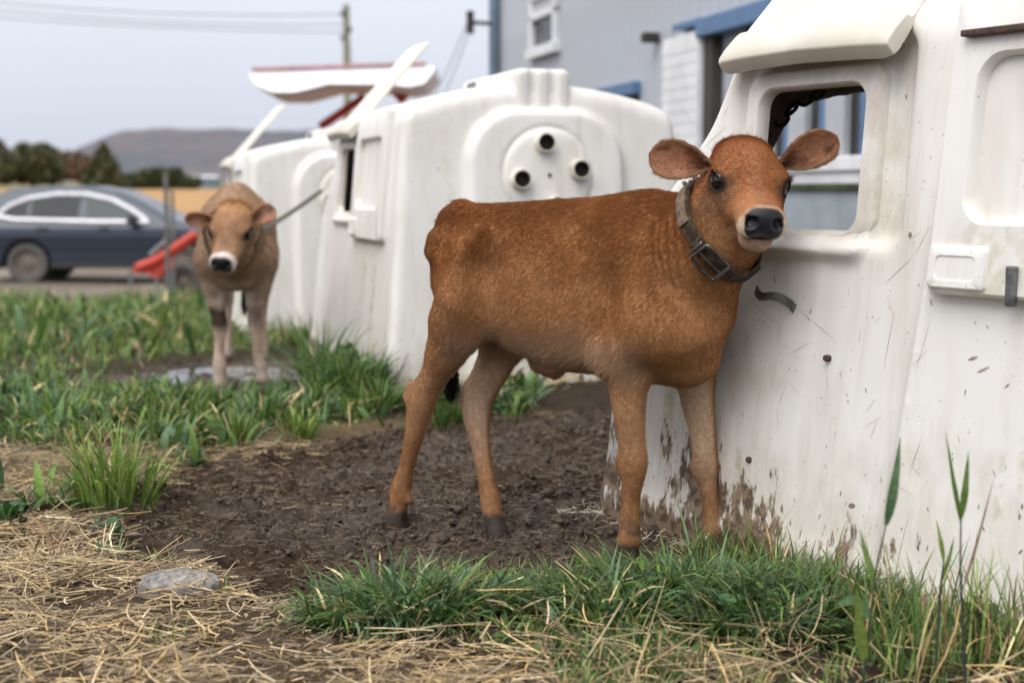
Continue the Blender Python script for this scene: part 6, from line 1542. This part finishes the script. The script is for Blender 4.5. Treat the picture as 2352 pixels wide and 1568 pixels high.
    # straw
    def straw_at(X, Y, Lr, Wr, lift, steep, pal=STRAWC, heap=S, dark=1.0):
        n = len(X); L = rg.uniform(*Lr, n); st = rg.random(n) < steep; pit = np.where(st, rg.uniform(.25, 1.1, n), rg.normal(0, .10, n)); Z = ground_z(X, Y) + rg.random(n) ** 1.5 * lift + .004 + np.abs(np.sin(pit)) * L * .45
        cc = pal[rg.integers(0, len(pal), n)] * np.exp(rg.normal(0, .22, n))[:, None] * dark
        heap.add(*ribbon_bits(np.column_stack([X, Y, Z]), L, rg.uniform(*Wr, n), rg.uniform(0, 2 * np.pi, n), pit, rg.normal(0, .35, n), cc))
    dstraw = lambda X, Y: zones(X, Y)['straw'] * (.15 + .85 * patchy(X, Y, 5, -.25, .3, 45))
    X, Y = scatter(15000, -1.5, .35, 2.1, 3.6, dstraw); straw_at(X, Y, (.02, .13), (.0014, .0042), .030, .05)
    X, Y = scatter(14000, -1.5, .35, 2.1, 3.6, dstraw); straw_at(X, Y, (.008, .035), (.001, .003), .022, .05)
    X, Y = scatter(9000, -2.3, .1, 3.3, 4.6, lambda X, Y: zones(X, Y)['dry']); straw_at(X, Y, (.02, .11), (.0016, .0035), .018, .03, dark=.85)
    X, Y = scatter(2600, -.3, 1.2, 2.1, 2.95, lambda X, Y: (.2 + .8 * patchy(X, Y, 6, -.1, .4, 81)) * ~inside_hutch(X, Y) * (Y < 2.75 - .15 * (X > .2))); straw_at(X, Y, (.03, .16), (.0016, .0042), .05, .16)
    X, Y = scatter(1300, -1.2, .9, 2.6, 4.4, lambda X, Y: zones(X, Y)['mud'] * .5 * patchy(X, Y, 3, -.2, .6, 83) * ~inside_hutch(X, Y)); straw_at(X, Y, (.012, .07), (.0012, .003), .006, .03, dark=.8)
    X, Y = scatter(900, -.3, .75, 5.2, 6.1, lambda X, Y: (~inside_hutch(X, Y)) & inside_hutch(X, Y, .22)); straw_at(X, Y, (.03, .12), (.002, .005), .05, .1, STRAWC[[0, 5, 2]])
    X, Y = scatter(5000, .1, .95, 2.6, 3.9, lambda X, Y: (~inside_hutch(X, Y)) & inside_hutch(X, Y, .07) & (rg.random(len(X)) < .30 + .5 * (Y > 3.2))); straw_at(X, Y, (.012, .06), (.0014, .004), .022, .12, np.array([(.52, .45, .35), (.40, .33, .24), (.58, .50, .38), (.26, .20, .14)]))
    for (u0, v0, u1, v1, w) in ((760, 1700, 668, 1440, .004), (430, 1230, 545, 1285, .003), (395, 1190, 400, 1250, .004), (900, 1540, 985, 1340, .0035), (1640, 1345, 1560, 1270, .0035), (1140, 960, 1185, 915, .012), (480, 1540, 560, 1440, .0035), (1650, 1350, 1840, 1500, .003)): pass
    X, Y = scatter(9000, -1.5, .4, 2.1, 3.6, dstraw); straw_at(X, Y, (.010, .035), (.003, .009), .016, .06, np.array([(.30, .22, .13), (.42, .33, .20), (.16, .115, .075), (.24, .19, .13), (.11, .08, .055)]))
    X, Y = scatter(9000, -1.5, .4, 2.1, 3.6, lambda X, Y: zones(X, Y)['straw']); straw_at(X, Y, (.006, .028), (.0010, .0025), .008, .04, np.array([(.20, .15, .09), (.30, .22, .13), (.12, .085, .055)]))
    S.build('straw', M_STRAW, 'golden straw stalks strewn over the ground and into the grass', 'straw')
    # trampled fibres in the mud
    X, Y = scatter(42000, -1.4, 1.0, 2.6, 5.4, lambda X, Y: zones(X, Y)['mud'] * (.3 + .7 * patchy(X, Y, 5, -.3, .4, 85))); straw_at(X, Y, (.008, .045), (.0012, .0034), .008, .06, np.array([(.09, .062, .042), (.13, .09, .058), (.06, .042, .029), (.19, .135, .085), (.10, .07, .047)]), D)
    X, Y = scatter(2500, -2.4, -.4, 5.8, 7.6, lambda X, Y: zones(X, Y)['mud2'] * (1 - zones(X, Y)['puddle'] * .9)); straw_at(X, Y, (.03, .09), (.004, .01), .01, .04, np.array([(.09, .06, .04), (.13, .09, .06)]), D)
    # clods
    X, Y = scatter(26000, -1.4, 1.0, 2.6, 5.4, lambda X, Y: zones(X, Y)['mud'] * (.2 + .8 * patchy(X, Y, 6, -.2, .4, 87)) * ~inside_hutch(X, Y)); n = len(X); ico = bmesh.new(); bmesh.ops.create_icosphere(ico, subdivisions=1, radius=1); iv = np.array([q.co[:] for q in ico.verts]); ifc = np.array([[v.index for v in f.verts] for f in ico.faces]); ico.free()
    R_ = rg.lognormal(-5.25, .45, n); VV = iv[None] * (1 + .35 * rg.normal(size=(n, len(iv), 1))) * R_[:, None, None] * rg.uniform(.6, 1.3, (n, 1, 3)) * np.array([1, 1, .75]) + np.column_stack([X, Y, ground_z(X, Y) + R_ * .15])[:, None, :]
    cc = np.array([.066, .043, .029]) * np.exp(rg.normal(0, .25, n))[:, None]; ff = (ifc[None] + (np.arange(n) * len(iv))[:, None, None]).reshape(-1, 3)
    clod = mobj('mud_clods', np_mesh('mud_clods', VV.reshape(-1, 3), ff, leafy('clod_earth', .6, 0.0), True, np.repeat(cc, len(iv), axis=0))); tag(clod, 'small wet clods of churned mud round the calf\'s hooves', 'mud', kind='stuff')
    D.build('mud_fibres', M_DEB, 'dark trampled straw fibres and dung bits in the mud', 'debris')
    # stones
    def stone(u, v, w, d, h, lab, col, seed):
        p = on_ground(u, v); bm = bmesh.new(); bmesh.ops.create_icosphere(bm, subdivisions=4, radius=1); P = np.array([q.co[:] for q in bm.verts])
        r = 1 + .30 * fbm(P * 1.3, 3, seed) + .09 * fbm(P * 4.5, 4, seed + 1); P = P * r[:, None]; P = np.sign(P) * np.abs(P) ** np.array([.8, .85, .75]); P *= np.array([w / 2, d / 2, h / 2])
        for q, c in zip(bm.verts, P): q.co = c
        me = bpy.data.meshes.new('stone'); bm.to_mesh(me); bm.free(); me.polygons.foreach_set('use_smooth', np.ones(len(me.polygons), bool)); me.materials.append(simple('stone_grey', col, .9, var=.45, scale=75, bump=.8, dirt=(.11, .085, .06), dirt_amt=.8))
        o = mobj('stone', me, None, (p[0], p[1], float(ground_z([p[0]], [p[1]])[0]) + h * .22), (.05, -.06, .12)); tag(o, lab, 'stone', 'stones lying in the straw')
    stone(405, 1378, .165, .10, .062, 'flat pale grey stone lying in the straw at the edge of the mud', (.23, .215, .20), 3)
    stone(272, 1272, .045, .035, .025, 'small dark grey stone in the mud left of the flat stone', (.16, .155, .15), 5)
    # tall single grass stalks before the near hutch
    M_STALK = leafy('stalk_green', .5, .25)
    def stalk(name, Yd, path, leaves, lab, col=(.050, .085, .045)):
        base = at(*path[0], Yd); gz_ = float(ground_z([base[0]], [base[1]])[0]); base[2] = min(base[2], gz_); root = empty(name, (base[0], Yd, gz_), 0, lab, 'grass stalk', 'tall grass stalks before the near hutch'); O = np.array([base[0], Yd, gz_])
        pts = [np.array(at(u, v, Yd)) - O for u, v in path]; pts[0][2] = -.01
        me = MB().tube(pts, np.linspace(.0028, .0012, len(pts)), 7).build('stem', None, root, smooth=True); nv = len(me.data.vertices); a = me.data.attributes.new('Col', 'FLOAT_COLOR', 'POINT'); a.data.foreach_set('color', np.tile([col[0] * 1.1, col[1] * .8, col[2] * 1.2, 1], nv).astype(np.float32)); me.data.materials.append(M_STALK)
        for (lp, w, lc) in leaves:
            q = np.array([np.array(at(u, v, Yd + dy)) - O for u, v, dy in lp]); m = 14; s_ = np.linspace(0, 1, len(q)); ss = np.linspace(0, 1, m); C = np.column_stack([np.interp(ss, s_, q[:, j]) for j in range(3)])
            C[1:-1] = (C[:-2] + C[1:-1] * 2 + C[2:]) / 4; T = np.gradient(C, axis=0); T /= np.linalg.norm(T, axis=1)[:, None]; side = np.cross(T, [0.25, -1, .1]); side /= np.linalg.norm(side, axis=1)[:, None]; up = np.cross(side, T)
            ww = w * np.interp(ss, [0, .15, .4, .75, 1], [.35, .8, 1, .55, .02]) / 2; V = np.stack([C - side * ww[:, None] + up * (ww * .3)[:, None], C, C + side * ww[:, None] + up * (ww * .3)[:, None]], 1).reshape(-1, 3)
            k = np.arange(m - 1) * 3; F = np.concatenate([np.stack([k, k + 1, k + 4, k + 3], 1), np.stack([k + 1, k + 2, k + 5, k + 4], 1)]); mobj('leaf', np_mesh('leaf', V, F, M_STALK, True, np.tile(lc, (len(V), 1))), root)
    G = lambda k: GREENS[k] * 1.2
    stalk('grass_stalk', 2.18, [(1972, 1600), (1995, 1450), (2012, 1310), (2035, 1205)], [([(2035, 1205, 0), (2046, 1150, -.01), (2058, 1080, 0), (2068, 1000, .02)], .0185, G(3) * .9), ([(2010, 1340, 0), (1990, 1280, .01), (1975, 1215, .02)], .013, G(2)), ([(1985, 1520, 0), (1972, 1440, -.02), (1968, 1345, -.03)], .022, G(4)), ([(2000, 1420, 0), (1960, 1370, -.02), (1915, 1390, -.04)], .018, G(3) * 1.4)], 'tall green grass stalk with one broad upright leaf before the near hutch')
    stalk('grass_stalk', 2.24, [(2222, 1520), (2210, 1400), (2206, 1300), (2207, 1190)], [([(2207, 1190, 0), (2216, 1120, -.01), (2225, 1035, 0)], .014, G(2)), ([(2207, 1200, 0), (2190, 1110, .01), (2172, 990, .03)], .009, G(1)), ([(2212, 1350, 0), (2240, 1260, .02), (2285, 1090, .04)], .006, np.array([.26, .17, .12]))], 'tall forked grass stalk with reddish seed stem at the right edge')
    stalk('grass_stalk', 2.30, [(2150, 1440), (2160, 1350), (2168, 1290)], [([(2168, 1290, 0), (2160, 1240, 0), (2150, 1190, .02)], .009, G(4)), ([(2160, 1340, 0), (2180, 1280, .01), (2192, 1230, .02)], .008, G(2))], 'short yellow-green grass stalk between the two tall ones')
    # broad-leaved weeds
    def weed(u, v, Lf, nl, col, lab, up=.5):
        p = on_ground(u, v); z = float(ground_z([p[0]], [p[1]])[0]); root = empty('broadleaf_weed', (p[0], p[1], z), rg.uniform(0, 6), lab, 'weed', 'broad-leaved weeds'); me = None
        m = 9; ss = np.linspace(0, 1, m)
        for k in range(2):
            C = np.column_stack([ss * .8 * (1 if k else .75), np.zeros(m), np.sin(ss * 2.0) * .35 * (1.2 if k else 1.7)]); ww = np.interp(ss, [0, .2, .4, .7, .9, 1], [.04, .10, .22, .27, .16, .02]) * (1 + .22 * np.sin(ss * 40)) 
            V = np.stack([C + np.array([0, 1, 0]) * -ww[:, None] + np.array([0, 0, .35]) * ww[:, None], C, C + np.array([0, 1, 0]) * ww[:, None] + np.array([0, 0, .35]) * ww[:, None]], 1).reshape(-1, 3); kk = np.arange(m - 1) * 3
            F = np.concatenate([np.stack([kk, kk + 1, kk + 4, kk + 3], 1), np.stack([kk + 1, kk + 2, kk + 5, kk + 4], 1)]); M_ = np_mesh('leaf', V, F, M_STALK, True, np.tile(np.asarray(col) * (1 if k else 1.25), (len(V), 1)))
            for j in range(nl // 2):
                o = mobj('leaf', M_, root); sc = Lf * rg.uniform(.6, 1.1); o.scale = (sc, sc, sc); o.rotation_euler = (rg.normal(0, .25), -rg.uniform(0, up), (j + .5 * k) / (nl // 2) * 6.283 + rg.normal(0, .3)); o.location = (rg.normal(0, .01), rg.normal(0, .01), rg.uniform(0, .03))
    dg = (.035, .085, .030)
    for (u, v, Lf, nl, c, lab, up) in ((800, 880, .16, 22, (.06, .125, .045), 'tall dark leafy weed at the corner of the hutch with the vent disc', 1.15), (855, 905, .13, 18, (.05, .11, .04), 'leafy weed in front of the vent-disc hutch\'s white corner', .9), (760, 915, .13, 18, (.05, .11, .035), 'leafy weed growing left of the tall dark weed by the hutch', .9), (1000, 960, .13, 10, dg, 'small dark weed behind the brown calf\'s hind legs', .5), (1080, 955, .12, 10, (.05, .10, .04), 'small weed between the brown calf\'s hind legs', .5),
                                       (2300, 1450, .09, 14, (.055, .085, .04), 'grey-green weed under the right edge of the near hutch', .8), (2240, 1510, .075, 14, (.07, .10, .05), 'pale weed in the grass at the bottom right corner', .6), (20, 1225, .085, 12, dg, 'dark weed at the left edge beside the straw', .3), (1480, 1440, .06, 10, (.06, .15, .04), 'small bright weed in the grass before the calf\'s front hoof', .5), (980, 1460, .05, 10, (.07, .15, .045), 'small bright weed at the foot of the grass clump', .5), (1680, 1470, .06, 10, (.05, .12, .04), 'small weed in the grass below the near hutch', .5), (250, 1250, .06, 8, (.06, .12, .05), 'low weed at the foot of the bright grass tuft', .2)): weed(u, v, Lf, nl, c, lab, up)
